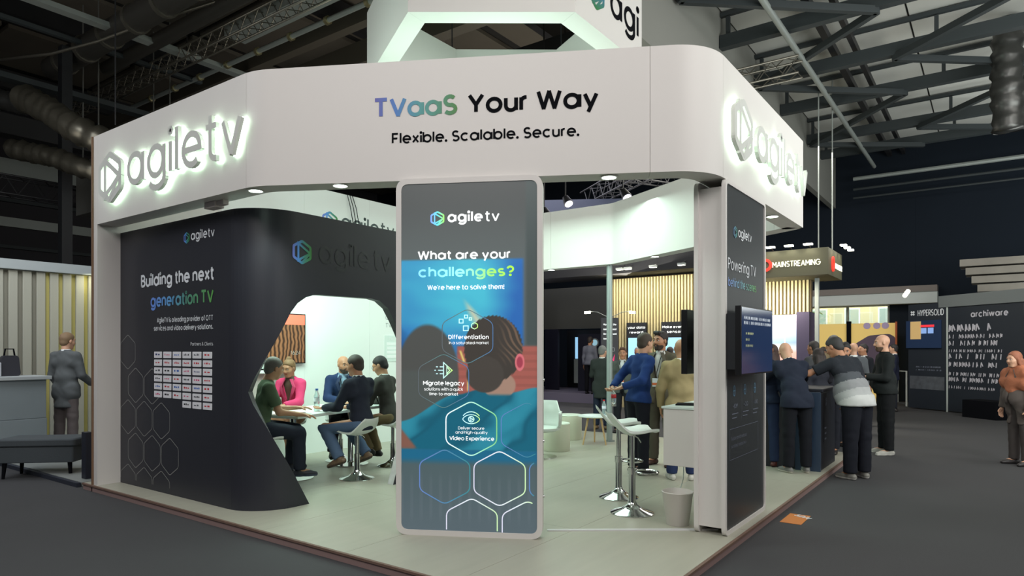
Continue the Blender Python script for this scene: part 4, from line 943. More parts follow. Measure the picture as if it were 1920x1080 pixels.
# dark booth
bo = thing('dark_booth', 'dark booth with a navy door and porthole beside the slatted wall', 'booth', (19,10.4,0))
BGREY = M('booth_grey', (74,74,70), .6); BNAVY = M('booth_navy', (28,28,44), .5)
MB().box((17.6,8.9,0),(20.6,13.4,.27)).build('plinth_floor', M('booth_carpet', (112,106,124), .8), bo)  # violet cast of the purple lighting is put into the carpet colour
MB().box((19.0,8.95,2.3),(19.1,13.3,3.66)).build('upper_panel', BGREY, bo); MB().box((19.0,8.95,.27),(19.1,9.86,2.3)).build('side_panel', BGREY, bo)
MB().box((18.99,11.85,.27),(19.1,12.35,2.3)).build('side_panel', BNAVY, bo)
dr = MB().box((18.95,9.86,.27),(19.02,11.05,2.12)).build('door', BNAVY, bo); v = 10.42; m = MB(); m.tube([(18.95,v,1.84),(18.93,v,1.84)], .14, 24); m.build('porthole_rim', PALE, dr, smooth=2); m = MB(); m.tube([(18.935,v,1.84),(18.925,v,1.84)], .10, 24); m.build('porthole_glass', M('porthole_glow', (150,190,205), .3, emit=(150,190,205), es=.7), dr, smooth=2)
MB().box((20.5,11.0,.27),(20.6,12.4,2.3)).build('rear_panel', M('booth_inner', (30,30,34), .8), bo)
MB().box((20.3,11.55,1.3),(20.45,11.95,2.05)).build('bright_display', M('booth_screen', (160,200,230), .4, emit=(150,200,235), es=1.0), bo)
MB().box((20.2,11.5,.45),(20.3,11.95,1.28)).build('white_chair_back', PLASTIC, bo, bevel=.02)
t = screen('display_totem', 'tall bright white and violet display at the left edge of the gap', (17.7,12.7,.27), (0,-1,0), .95, 3.0, M('violet_display', (150,130,230), .4, emit=(150,130,235), es=1.1))
MB().box((17.69,11.78,1.9),(17.695,12.68,3.2)).build('white_field', M('white_display', (235,238,225), .4, emit=(235,238,225), es=1.0), t)
m = MB(); m.tube([(17.685,12.0,1.55),(17.68,12.0,2.25)], [.16,.05], 3); m.build('blue_shape', M('blue_display', (70,70,190), .4, emit=(70,70,190), es=.8), t)
py_ = thing('info_pylon', 'dark free-standing pylon with white slogan and two lamp arms', 'pylon', (15.05,7.95,0), 0)
PR = Vector((.55,-.835,0)); PO = Vector((13.85,7.45,0)); py_.location = (14.0,7.25,0)
MB().slab([(0,0),(.40,0),(.40,2.36),(0,2.36)], PO, PR, UZ, .12).build('pylon_body', M('pylon_grey', (66,66,72), .5), py_, bevel=.003)
m = MB()
for i, s in enumerate(('Monetize the','moments, filtered','the way you want','to watch.')): face_text(py_, s, .05, PO+PR*.05+UZ*(2.18-.11*i), PR, LW, weight=.2, width=(.30,.30,.31,.15)[i])
m = MB(); strokes_to(m, [[(.14,1.58),(.30,1.58),(.30,1.66),(.14,1.66),'c']], .006, PO, PR, UZ, lift=.004); m.build('button_outline', PRINTW, py_)
MB().slab([(.20,1.22),(.31,1.52),(.29,1.30),(.12,1.12)], PO, PR, UZ, .001).build('swoosh', M('swoosh_pink', (230,50,110), .4, emit=(230,50,110), es=.6), py_).location.y -= .004
for s in (-1, 1):
    c = PO+PR*(.20)+UZ*2.36; m = MB(); m.tube([c, c+PR*(.12*s)+UZ*.05, c+PR*(.28*s)+UZ*.13, c+PR*(.45*s)+UZ*.15], .01, 6); arm_ = m.build('lamp_arm', PALE, py_, smooth=True)
    m = MB(); e = c+PR*(.45*s)+UZ*.13; m.tube([e, e+PR*(.14*s)-UZ*.01], .03, 8); m.build('lamp_head', M('spot_glow', (255,255,240), .5, emit=(255,250,225), es=9), arm_)
def monitor(label, v0, v1, z0, z1_, txt, sv0=None):
    t = screen('stand_monitor', label, (16.9,v1,z0), (0,-1,0), v1-v0, z1_-z0, M('monitor_dark', (38,40,46), .4), .08)
    for i, s in enumerate(txt): face_text(t, s, .07, (16.895,(v0+v1)/2,z1_-.17-.13*i), (0,-1,0), LW, weight=.18, align='c', width=min(v1-v0-.08,.068*len(s)))
    MB().box((16.893,v0+.06,z0+.08),(16.896,v1-.06,z1_-.42)).build('bright_display', M('mon_blue', (140,190,220), .4, emit=(140,195,230), es=1.1), t)
    return t
monitor('dark monitor with a bright blue display behind the pylon, left of the other', 7.70, 8.30, 1.25, 2.36, ('your data','reward'))
monitor('wide dark monitor headed Make every stream sensational, right of the pylon', 6.20, 7.28, 1.1, 2.36, ('Make every stream','sensational'))
bb = thing('overhead_banner', 'dark blue-lit banner box hanging behind the inner fascia', 'banner', (17,8.5,5.3)); 
MB().bar((14.7,10.4,5.22),(16.6,7.2,5.22),.12,.80).build('banner_face', M('banner_navy', (34,40,58), .5), bb)
for p in ((15.0,9.55),(15.65,8.4)): light('SPOT', (p[0]-.25,p[1]-.15,4.78), 9, (.5,.5,1), .05, aim=(p[0]+.12,p[1]+.06,5.25), spot=90)
m = MB(); 
for p in ((15.0,9.55),(15.65,8.4)): m.box((p[0]-.35,p[1]-.25,4.68),(p[0]-.2,p[1]-.1,4.75))
m.build('uplights', BLKSTEEL, bb)
for k,(px_,py__,d) in enumerate(((1020,388,14.5),(1168,353,14.0),(1060,366,15.0))):
    r = (px_-960)/1253; p = FW*d+RT*(r*d); z = 1.625+(655-py__)*d/1253
    t = thing('stage_light', f'black stage light clamped to the truss over the inner fascia, {("lowest and leftmost","rightmost","middle one")[k]}', 'stage light', (p.x,p.y,z))
    MB().tube([(p.x,p.y,z-.05),(p.x-.05,p.y-.12,z-.22)], [.07,.11], 12).build('can', BLKSTEEL, t, smooth=2); MB().tube([(p.x-.05,p.y-.12,z-.22),(p.x-.052,p.y-.124,z-.226)], .09, 12).build('lens', M('blue_white_glow', (230,230,255), .4, emit=(225,225,255), es=5), t); MB().bar((p.x,p.y,z),(p.x,p.y,9.6),.025).build('hanger', BLKSTEEL, t)
# ------------------------------------------------------------------ hanging sign box, screen and window wall on the right
ms = thing('hanging_box_sign', 'dark hanging box sign with lit letters MAINSTREAMING above the slatted wall', 'hanging sign', (16.9,4.3,3.28))
SIGNB = M('sign_olive', (92,90,72), .6)
MB().box((16.0,2.98,3.28),(17.6,6.0,3.88)).build('sign_box', SIGNB, ms, bevel=.005)
LIT = M('lit_letters', (250,248,220), .4, emit=(250,248,225), es=1.1)
m = MB(); text(m, 'MAINSTREAMING', .135, (15.998,4.16,3.50), (0,-1,0), weight=.13, width=1.02, depth=.012, lift=.002); text(m, 'MAINSTR', .13, (16.75,2.978,3.47), (1,0,0), weight=.13, width=.8, depth=.012, lift=.002); m.build('lit_letters', LIT, ms)
m = MB(); strokes_to(m, [[(.13*math.cos(a*PI/10),.12*math.sin(a*PI/10)) for a in range(20)]+['c']], .06, (15.998,4.33,3.57), (0,-1,0), UZ, .03); strokes_to(m, [[(.10*math.cos(a*PI/10),.14*math.sin(a*PI/10)) for a in range(20)]+['c']], .06, (16.45,2.978,3.55), (1,0,0), UZ, .03); m.build('logo_ring', M('lit_red', (225,50,40), .4, emit=(230,60,46), es=1.1), ms)
for k, v in enumerate((4.15,3.75,3.35)):
    MB().box((15.72,v-.09,3.93),(15.84,v+.09,3.96)).build('sign_lamp', M('spot_glow', (255,255,240), .5, emit=(255,250,225), es=9), ms); MB().bar((15.84,v,3.95),(16.05,v,3.88),.02).build('lamp_arm', BLKSTEEL, ms)
    light('SPOT', (15.78,v,3.92), 3.5, (1,.97,.7), .03, aim=(16.05,v,3.5), spot=110)
for k, u in enumerate((16.4,16.85,17.3)):
    MB().box((u-.08,2.68,3.93),(u+.08,2.8,3.96)).build('sign_lamp', M('spot_glow', (255,255,240), .5, emit=(255,250,225), es=9), ms); light('SPOT', (u,2.76,3.92), 4, (1,.97,.7), .03, aim=(u,3.0,3.5), spot=110)
m = MB(); m.tube([(16.1,3.2,3.88),(16.1,3.2,8.0)], .014, 6); m.tube([(17.1,3.1,3.88),(17.1,3.1,8.0)], .014, 6); m.tube([(16.1,5.4,3.88),(16.1,5.4,8.0)], .014, 6); m.build('suspension_wires', PALE, ms)
SKYD = GRAD('landscape_display', [(0,(214,150,140)),(.35,(222,170,160)),(.42,(196,196,205)),(.52,(140,165,195)),(.68,(170,195,225)),(.8,(225,222,238)),(1,(235,225,240))], 2, es=.9)
t = screen('stand_screen', 'large bright screen showing a pale runway landscape under the slatted wall', (16.9,4.78,1.05), (0,-1,0), .98, 1.42, SKYD, .08)
m = MB(); m.box((16.895,4.0,1.62),(16.897,4.45,1.74)); m.box((16.895,4.1,1.74),(16.897,4.12,1.95)); m.box((16.895,4.5,1.66),(16.897,4.7,1.72)); m.build('pictured_buildings', M('pict_white', (235,235,235), .4, emit=(235,235,240), es=.8), t)
tag(MB().box((16.6,3.50,0),(17.2,3.78,2.5)).build('partition_panel', M('partition_violet', (74,66,92), .5)), 'dull violet partition edge right of the bright landscape screen', 'partition')
tag(MB().box((16.5,2.98+.3,0),(16.6,3.36,3.26)).build('partition_post', M('post_pale', (170,176,172), .5)), 'slim pale post right of the violet partition', 'post')
# window in the far wall with the street beyond
WFR = M('window_frame_white', (200,205,200), .5)
wn = MB().box((23.98,2.70,3.0),(24.22,5.05,3.06)).build('window_1', WFR); tag(wn, kind='structure')
for a, b in (((23.98,2.70,2.40),(24.22,5.05,2.45)),((23.98,3.88,2.45),(24.22,3.93,3.0)),((23.98,2.70,2.45),(24.22,2.75,3.0)),((23.98,5.0,2.45),(24.22,5.05,3.0))): MB().box(a,b).build('window_frame', M('frame_dark', (110,116,112), .5), wn)
for a, b in ((2.75,3.88),(3.93,5.0)): MB().box((24.09,a,2.45),(24.10,b,3.0)).build('pane', M('window_glass', (235,245,245), .02, trans=1, alpha=.25), wn)
tag(MB().box((23.5,1.4,3.02),(23.95,5.1,3.36)).build('trim_2', M('soffit_white', (190,196,192), .6)), kind='structure'); tag(MB().box((23.45,1.4,3.36),(23.95,5.1,3.55)).build('trim_3', M('soffit_brown', (120,112,106), .7)), kind='structure')
bl_ = thing('apartment_building', 'pale yellow apartment building with balconies seen through the high window', 'building', (31,6.0,0))
MB().box((31,-4,0),(33,16,12)).build('facade', M('facade_cream', (226,212,160), .8), bl_)
for i in range(7):
    v = .8+i*1.25
    for z in (2.0,4.1): f = MB().box((30.96,v,z),(31.0,v+.6,z+1.35)).build('window', M('win_frame_white', (240,245,245), .5), bl_); MB().box((30.94,v+.06,z+.06),(30.955,v+.54,z+1.29)).build('pane', M('far_pane', (150,180,180), .2), f)
    if i % 2: 
        m = MB()
        for q in range(9): m.box((30.6,v-.2+q*.12,1.95),(30.62,v-.18+q*.12,2.6))
        m.box((30.6,v-.2,2.58),(30.62,v+.8,2.62)); m.box((30.6,v-.2,1.9),(31,v+.8,1.95)); m.build('balcony', M('balcony_green', (110,150,140), .5), bl_)
light('AREA', (26.5,4.5,6.5), 650, (.95,1,.95), 4, 3, aim=(31,4.5,2.5))  # added area light in place of daylight on the building
def leafball(name, label, c, r, n=260):
    rs = np.random.RandomState(4); m = MB()
    for _ in range(n):
        d = rs.normal(size=3); d /= np.linalg.norm(d); p = np.array(c)+d*r*rs.uniform(.55,1)*np.array([1,1,.9]); a = rs.normal(size=3)*.09; b = rs.normal(size=3)*.09
        m.add([p, p+a, p+a+b, p+b], [(0,1,2,3)])
    t = thing(name, label, 'tree', (c[0],c[1],0)); m.build('foliage', M('leaf_green', (120,170,90), .7), t, kind='stuff'); MB().tube([(c[0],c[1],0),(c[0],c[1],c[2]-.3)], [.12,.08], 8).build('trunk', M('bark', (90,80,64), .8), t)
leafball('street_tree', 'green tree outside at the left end of the high window', (28.2,6.55,2.9), 1.0)
# yellow-lit backdrop panels below the window
yb = thing('backdrop_wall', 'yellow-lit backdrop wall with a mauve graphic below the high window', 'backdrop', (23.2,3.7,0))
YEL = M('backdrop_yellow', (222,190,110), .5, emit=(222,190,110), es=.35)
MB().box((23.2,3.78,0),(23.3,5.05,2.43)).build('panel', YEL, yb); MB().box((23.2,2.45,0),(23.3,3.66,2.43)).build('panel', YEL, yb); MB().box((23.1,3.66,0),(23.25,3.78,2.5)).build('post', INK, yb)
m = MB(); m.slab(rpoly([(0,.6),(.0,1.75),(.45,2.05),(1.0,2.1),(1.16,2.0),(1.16,.6)], [0,.3,.3,.2,.1,0], 5), (23.195,3.62,0), (0,-1,0), UZ, .002); m.build('mauve_graphic', M('mauve', (96,78,96), .6), yb)
m = MB()
for v in (3.22,2.95,2.72): m.tube([(23.19,v,2.3+.05),(23.185,v,2.35)], .10, 18)
m.build('round_badges', M('badge_lilac', (190,170,205), .5), yb)
MB().box((23.1,2.40,0),(23.2,2.45,2.46)).build('frame_edge', M('frame_orange', (190,96,50), .6), yb)
# ------------------------------------------------------------------ dark booth at the far right
hb = thing('exhibitor_booth', 'dark booth wall lettered HYPERSOLID with a screen at the far right', 'booth', (20.7,1.03,0))
BT = M('booth_teal_black', (36,42,50), .5)
pA, pB, pC = Vector((21.4,1.95,0)), Vector((20.7,1.03,0)), Vector((19.3,-.52,0)); rAB = (pB-pA).normalized(); rBC = (pC-pB).normalized()
MB().slab([(0,0.03),(1.15,0.03),(1.15,2.85),(0,2.85)], pA, rAB, UZ, .08).build('front_wall', BT, hb); MB().slab([(0,0.03),(2.1,0.03),(2.1,2.72),(0,2.72)], pB, rBC, UZ, .08).build('front_wall', BT, hb)
MB().bar(pB+UZ*.0+rAB*.02, pB+UZ*2.8+rAB*.02, .04).build('corner_post', PALE, hb)
MB().slab([(-.25,2.72),(3.6,2.72),(3.6,3.02),(-.25,3.02)], pB-Vector((.05,.0,0)), rBC, UZ, .3).build('top_beam', M('booth_beam', (108,114,114), .5), hb)
m = MB(); text(m, 'HYPERSOLID', .175, pA+rAB*.30+UZ*2.52, rAB, weight=.14, width=.78); 
for a in range(4): c_ = math.cos(a*PI/2+PI/4)*.055; s_ = math.sin(a*PI/2+PI/4)*.055; strokes_to(m, [[(.14+c_*.3,2.61+s_*.3),(.14+c_*1.3,2.61+s_*1.3)]], .05, pA, rAB, UZ, lift=.003)
m.build('lettering', PRINTW, hb)
sc_ = MB().slab([(-.02,1.66),(1.02,1.66),(1.02,2.40),(-.02,2.40)], pA-rAB.cross(UZ)*(-.06), rAB, UZ, .05).build('screen', M('booth_display', (34,48,72), .3, emit=(30,44,70), es=.35), hb)
N_ = rAB.cross(UZ); q_ = pA+N_*.062
MB().slab([(.12,1.9),(.45,1.9),(.45,2.38),(.12,2.38)], q_, rAB, UZ, .001).build('warm_picture', M('warm_pic', (180,150,100), .4, emit=(180,150,100), es=.6), sc_)
MB().slab([(.42,2.22),(.85,2.22),(.85,2.28),(.42,2.28)], q_, rAB, UZ, .001).build('red_bar', M('red_pic', (220,50,60), .4, emit=(220,50,60), es=.9), sc_)
m = MB(); m.slab([(.45,2.05),(.62,2.05),(.62,2.2),(.45,2.2)], q_, rAB, UZ, .001); m.slab([(.66,2.05),(.83,2.05),(.83,2.2),(.66,2.2)], q_, rAB, UZ, .001); m.build('blue_tiles', M('blue_pic', (120,150,200), .4, emit=(120,150,200), es=.8), sc_)
m = MB(); random.seed(5); scribble(m, .25, 1.13, .75, .04, pA, rAB); scribble(m, .25, 1.05, .75, .04, pA, rAB); m.build('small_lines', MG, hb)
MB().slab([(.05,.55),(1.1,.55),(1.1,.9),(.05,.9)], pA+N_*.004, rAB, UZ, .002).build('photo_strip', M('photo_grey', (84,88,94), .5, noise=.6, nscale=7), hb)
m = MB()
text(m, 'archiware', .16, pB+rBC*.72+UZ*2.42, rBC, weight=.2, width=1.0)
m.build('lettering', M('wall_white_print', (190,188,196), .5), hb)
rows = [(2.08,.17,1.35),(1.90,.10,1.45),(1.72,.12,1.45),(1.55,.07,1.5),(1.38,.13,1.5),(1.18,.12,1.45),(.95,.09,1.35),(.80,.11,1.35),(.62,.07,1.3)]
for z, h, w in rows: m = MB(); scribble(m, .08, z, w, h, pB, rBC); m.build('lettering_row', MATS['wall_white_print'], hb, kind='stuff')
slab_thing('flight_case', 'low black case on the floor in front of the lettered booth wall', 'case', 19.3, .15, 0, .9, .5, .42, math.atan2(rBC.y,rBC.x), INK, bev=.01)
for k in range(4):
    tag(MB().bar((20.4,.36+.12*k,3.14+.21*k),(20.4,-5,3.14+.21*k),.5+.1*k,.17).build('stacked_beam', M('weathered_beam', (120,116,108), .8, noise=.25, nscale=3)), f'long greyish beam stacked above the booth at the right edge, {ordn[k]} from the bottom', 'beam')
tag(MB().tube([(19.9,1.9,3.0),(19.75,1.8,3.12)], .05, 10).build('spot_lamp', M('spot_glow', (255,255,240), .5, emit=(255,250,225), es=9)), 'small bright lamp on top of the far right booth', 'spotlight')
tag(MB().tube([(17.5,-1.2,4.55),(16.6,-2.2,4.6)], [.06,.03], 10).build('hanging_fixture', M('fixture_pink', (190,170,160), .5)), 'small pale fixture hanging at the right edge of the frame', 'fixture')
hr = thing('hand_rail', 'white metal handrail frame between the backdrop and the dark booth', 'railing', (22.4,2.35,0))
m = MB(); m.tube([(22.4,2.5,0),(22.4,2.5,1.0),(22.0,2.05,1.0),(22.0,2.05,0)], .025, 8); m.build('rail_frame', M('rail_white', (220,225,220), .4), hr, smooth=2); MB().box((22.19,2.27,.1),(22.21,2.29,.9)).build('rail_infill', PALE, hr)

# ------------------------------------------------------------------ neighbouring stand on the left
np_ = tag(MB().box((3.42,8.75,0),(9.5,13.5,.055)).build('neighbour_platform', M('pale_platform', (132,136,134), .5, noise=.08, nscale=2), bevel=.004), 'pale floor platform of the neighbouring stand on the left', 'platform')
tag(MB().box((3.365,8.75,0),(3.41,13.5,.05)).build('platform_edge', M('edge_navy', (40,44,56), .5)), 'dark edge strip of the neighbouring platform on the left', 'edge strip')
cw = thing('slatted_partition', 'cream wall of upright slats under a white beam on the left stand', 'slat wall', (5,13,0))
MB().box((4.55,13.06,.0),(8.5,13.16,2.95)).build('backing', M('warm_backing', (206,196,120), .6), cw); MB().box((1.0,13.06,.0),(4.55,13.16,2.95)).build('backing', M('dull_backing', (150,148,134), .6), cw)
SLAT = M('cream_slat', (170,170,158), .6)
for k in range(38):
    u = 1.05+k*.197
    if u > 8.3: break
    if abs(u-7.45) < .0: continue
    o = MB().slab(rpoly([(0,0),(.125,0),(.13,.05),(.065,.075),(0,.05)], .01, 2), (u,12.99,.06), (1,0,0), (0,1,0), -2.86).build('slat', SLAT, cw)
MB().box((.9,12.90,2.93),(8.6,13.2,3.09)).build('top_beam', M('beam_white_blue', (160,168,170), .5), cw, bevel=.004)
light('AREA', (6.2,12.4,2.9), 12, (1,.95,.6), 2.4,.2, aim=(6.4,13.0,1.5))  # added warm area light to brighten the slats
light('AREA', (3.6,10.4,4.2), 60, (.92,.96,1), 2.0, 2.0, aim=(4.6,11.2,0))  # added fill light over the left stand, no lamp modelled
cs_ = thing('round_sign', 'round purple sign about AI-powered entertainment behind the grey-suited man', 'sign', (7.1,12.85,.5))
m = MB(); m.tube([(7.13,12.97,1.55),(7.13,12.86,1.55)], .86, 48); m.build('rim', M('beam_white_blue', (160,168,170), .5), cs_, smooth=2)
m = MB(); m.tube([(7.13,12.86,1.55),(7.13,12.855,1.55)], .80, 48); m.build('sign_face', M('sign_purple', (44,44,110), .5, emit=(44,44,110), es=.25), cs_, smooth=2)
m = MB()
for i, s in enumerate(('AI-powered','entertainment','experience')): face_text(cs_, s, .115, (7.13,12.853,1.64-.185*i), (1,0,0), LW, weight=.22, align='c', width=(1.0,1.3,1.05)[i])
# ottoman bench
ot = thing('ottoman_bench', 'dark grey upholstered bench at the left edge of the aisle', 'bench', (3.45,9.9,0), rzr+.12)
UPH = M('grey_upholstery', (66,72,76), .85, bump=.2, bscale=40)
m = MB(); m.prism(rrect(-.46,-.24,.46,.24,.05,5), .40,.50); m.build('cushion', UPH, ot, smooth=2, local=True, bevel=.02); m = MB(); m.prism(rrect(-.44,-.225,.44,.225,.03,4), .20,.40); m.build('frame_box', UPH, ot, local=True, bevel=.01)
for a in (-.38,.38):
    for b_ in (-.18,.18): MB().tube([(a,b_,.21),(a*1.04,b_*1.05,0)], [.028,.018], 8).build('leg', INK, ot, smooth=2, local=True)
wt = thing('side_table', 'small wooden side table beside the bench at the left wall edge', 'table', (3.95,9.35,.055), rzr)
MB().box((-.2,-.2,.46),(.2,.2,.49)).build('table_top', WOODOAK, wt, local=True, bevel=.004)
for a in (-.17,.17):
    for b_ in (-.17,.17): MB().box((a-.018,b_-.018,0),(a+.018,b_+.018,.46)).build('leg', WOODOAK, wt, local=True)
t = thing('planter_cup', 'small basket with beige contents on the wooden side table', 'basket', (3.98,9.33,.545)); MB().lathe([(0,0),(.06,0),(.08,.09),(.07,.09),(.055,.012),(0,.012)], (3.98,9.33,.545), 20).build('cup', M('cup_beige', (190,170,130), .7), t, smooth=2); MB().lathe([(0,.105),(.04,.10),(.07,.085)], (3.98,9.33,.545), 16).build('contents', M('contents_tan', (160,140,100), .8, bump=.5), t)
tag(MB().box((3.52,8.9,.055),(3.60,9.02,.62)).build('floor_case', M('case_navy', (30,32,44), .5), bevel=.006), 'slim dark case standing against the white pillar at the left', 'case')
# pale counters on the far left
GC = M('grey_counter', (128,138,142), .6, noise=.08, nscale=3)
for k,(u,v,w,d_,z0,h,lab) in enumerate(((1.9,11.6,1.6,.5,0,.60,'lower left'),(3.35,11.6,1.25,.5,0.055,.56,'lower right'),(1.9,11.6,1.58,.5,.601,.58,'middle left'),(3.35,11.6,1.23,.5,.616,.565,'middle right'))):
    tag(MB().box((u-w/2,v-d_/2,z0),(u+w/2,v+d_/2,z0+h)).build('cabinet_block', GC, bevel=.008), f'pale grey cabinet block at the far left, {lab} of four', 'cabinet')
tag(MB().box((1.0,11.3,1.182),(4.02,11.95,1.235)).build('counter_slab', M('counter_pale', (168,174,176), .5), bevel=.006), 'long pale worktop over the cabinet blocks at the far left', 'worktop')
t = thing('desk_bag', 'dark upright handbag standing on the pale worktop at the left', 'bag', (3.6,11.6,1.235)); MB().slab(rpoly([(-.13,0),(.13,0),(.1,.3),(-.1,.3)], .05, 4), (3.6,11.6,1.235), (1,0,0), UZ, .1).build('bag_body', M('bag_dark', (44,44,52), .7), t); m = MB(); m.tube([(3.53,11.65,1.50),(3.55,11.65,1.63),(3.65,11.65,1.63),(3.67,11.65,1.50)], .012, 6); m.build('strap', INK, t, smooth=True)
for k,(u,v,w,h) in enumerate(((2.0,11.6,.5,.12),(2.7,11.55,.4,.16),(3.3,11.7,.35,.2))):
    tag(MB().box((u-w/2,v-.15,1.235),(u+w/2,v+.15,1.235+h)).build('white_box', M('box_white', (186,190,196), .7), bevel=.01), f'white carton lying on the pale worktop at the left, {("leftmost","middle","rightmost")[k]}', 'box')
# ------------------------------------------------------------------ people: implicit surfaces meshed by surface nets
class SDF:
    """a union of round cones and ellipsoids on a local grid, blended smoothly"""
    def __init__(s, h, k=.03): s.h = h; s.k = k; s.pr = []; s.cuts = []; s.subs = []; s.noise = 0
    def cap(s, a, b, r1, r2=None, flat=None, k=None):
        s.pr.append(('c', np.array(a, float), np.array(b, float), r1, r1 if r2 is None else r2, flat, k)); return s
    def ell(s, c, r, rot=None, k=None):
        s.pr.append(('e', np.array(c, float), np.array(r, float), rot, k)); return s
    def cut(s, n, p): n = np.array(n, float); s.cuts.append((n/np.linalg.norm(n), np.array(p, float))); return s
    def mesh(s):
        h = s.h; los = []; his = []
        for p in s.pr:
            if p[0] == 'c': R = max(p[3], p[4])*1.15; los.append(np.minimum(p[1],p[2])-R); his.append(np.maximum(p[1],p[2])+R)
            else: R = max(p[2]); los.append(p[1]-R); his.append(p[1]+R)
        lo = np.min(los, 0)-2*h; hi = np.max(his, 0)+2*h; n = np.ceil((hi-lo)/h).astype(int)+1
        F = np.full(n, 1.0, np.float32)
        ax = [lo[i]+h*np.arange(n[i]) for i in range(3)]
        for p in s.pr:
            kk = (p[6] if p[0] == 'c' else p[4]); kk = s.k if kk is None else kk
            if p[0] == 'c': R = max(p[3], p[4])*1.15; l = np.minimum(p[1],p[2])-R; u = np.maximum(p[1],p[2])+R
            else: R = max(p[2]); l = p[1]-R; u = p[1]+R
            m = kk+2*h; i0 = np.maximum(0, np.floor((l-m-lo)/h).astype(int)); i1 = np.minimum(n, np.ceil((u+m-lo)/h).astype(int)+1)
            X, Y, Z = np.meshgrid(ax[0][i0[0]:i1[0]], ax[1][i0[1]:i1[1]], ax[2][i0[2]:i1[2]], indexing='ij')
            if p[0] == 'c':
                a, b, r1, r2, flat = p[1:6]; q = np.stack([X-a[0], Y-a[1], Z-a[2]], -1).astype(np.float32); ba = b-a; L2 = ba@ba+1e-9
                t = np.clip((q@ba)/L2, 0, 1); w = q-t[..., None]*ba
                if flat is not None:
                    fn, fs = flat; fn = np.array(fn, float); comp = w@fn; w = w+comp[..., None]*fn*(1/fs-1)
                    d = (np.sqrt((w*w).sum(-1))-(r1+(r2-r1)*t))*min(1, (fs+1)/2)
                else: d = np.sqrt((w*w).sum(-1))-(r1+(r2-r1)*t)
            else:
                c, r, rot = p[1:4]; q = np.stack([X-c[0], Y-c[1], Z-c[2]], -1)
                if rot is not None: q = q@rot
                k0 = np.sqrt(((q/r)**2).sum(-1)); k1 = np.sqrt(((q/(r*r))**2).sum(-1))+1e-9; d = k0*(k0-1)/k1
            G = F[i0[0]:i1[0], i0[1]:i1[1], i0[2]:i1[2]]
            hh = np.maximum(kk-np.abs(G-d), 0)/kk if kk > 0 else 0
            F[i0[0]:i1[0], i0[1]:i1[1], i0[2]:i1[2]] = np.minimum(G, d)-hh*hh*kk*.25
        X, Y, Z = np.meshgrid(*ax, indexing='ij')
        if s.noise:
            F += s.noise*(np.sin(X*38+np.sin(Z*21)*2)*np.sin(Z*30+Y*17+np.sin(X*19)*1.5)+.6*np.sin(Y*44+Z*25+np.sin(Z*13)))
        for f in s.subs: F = np.maximum(F, -f(X, Y, Z))
        for nn, pp in s.cuts: F = np.maximum(F, (X-pp[0])*nn[0]+(Y-pp[1])*nn[1]+(Z-pp[2])*nn[2])
        return nets(F, lo, h)
def nets(F, lo, h):
    S = F < 0; n = F.shape
    c = [S[i:n[0]-1+i, j:n[1]-1+j, k:n[2]-1+k] for i in (0,1) for j in (0,1) for k in (0,1)]
    tot = sum(x.astype(np.int8) for x in c); act = (tot > 0) & (tot < 8); idx = -np.ones(act.shape, np.int64); cells = np.argwhere(act); idx[act] = np.arange(len(cells))
    if not len(cells): return [], []
    acc = np.zeros((len(cells), 3)); cnt = np.zeros(len(cells)); I, J, K = cells.T
    for ax in range(3):
        for o1 in (0,1):
            for o2 in (0,1):
                a = np.zeros(3, int); oth = [q for q in range(3) if q != ax]; a[oth[0]] = o1; a[oth[1]] = o2; b = a.copy(); b[ax] = 1
                fa = F[I+a[0],J+a[1],K+a[2]]; fb = F[I+b[0],J+b[1],K+b[2]]; m = (fa < 0) != (fb < 0)
                t = np.where(m, fa/(fa-fb+1e-12), 0); p = np.tile(a.astype(float), (len(cells),1)); p[:, ax] = t
                acc[m] += p[m]; cnt[m] += 1
    V = lo+h*(cells+acc/np.maximum(cnt,1)[:, None]); Q = []
    for ax in range(3):
        sl0 = [slice(None)]*3; sl1 = [slice(None)]*3; sl0[ax] = slice(0,-1); sl1[ax] = slice(1,None)
        E = S[tuple(sl0)] != S[tuple(sl1)]; P = np.argwhere(E); o = [q for q in range(3) if q != ax]
        ok = (P[:,o[0]] > 0) & (P[:,o[1]] > 0) & (P[:,o[0]] < n[o[0]]-1) & (P[:,o[1]] < n[o[1]]-1); P = P[ok]
        def g(d0, d1): q = P.copy(); q[:,o[0]] -= d0; q[:,o[1]] -= d1; return idx[q[:,0],q[:,1],q[:,2]]
        quad = np.stack([g(1,1), g(0,1), g(0,0), g(1,0)], 1); ins = S[P[:,0],P[:,1],P[:,2]]
        flip = ins if ax != 1 else ~ins
        quad[~flip] = quad[~flip][:, ::-1]; Q.append(quad)
    return V, np.concatenate(Q)
def mesh_obj(name, parts, mats, parent, mi_fn=None):
    """join several (V,Q) shells into one mesh object under a person"""
    vs = []; qs = []; n = 0
    for V, Q in parts:
        if len(V) == 0: continue
        vs.append(V); qs.append(Q+n); n += len(V)
    V = np.concatenate(vs); Q = np.concatenate(qs); Q = Q[(Q >= 0).all(1)]
    me = bpy.data.meshes.new(name); me.vertices.add(len(V)); me.vertices.foreach_set('co', V.astype(np.float32).ravel())
    me.loops.add(len(Q)*4); me.loops.foreach_set('vertex_index', Q.astype(np.int32).ravel()); me.polygons.add(len(Q)); me.polygons.foreach_set('loop_start', (np.arange(len(Q))*4).astype(np.int32))
    for m in mats: me.materials.append(m)
    me.update(calc_edges=True); me.polygons.foreach_set('use_smooth', np.ones(len(Q), bool))
    if mi_fn is not None: cen = V[Q].mean(1); me.polygons.foreach_set('material_index', mi_fn(cen).astype(np.int32))
    me.validate(); o = bpy.data.objects.new(name, me); COL.objects.link(o); o.parent = parent; return o
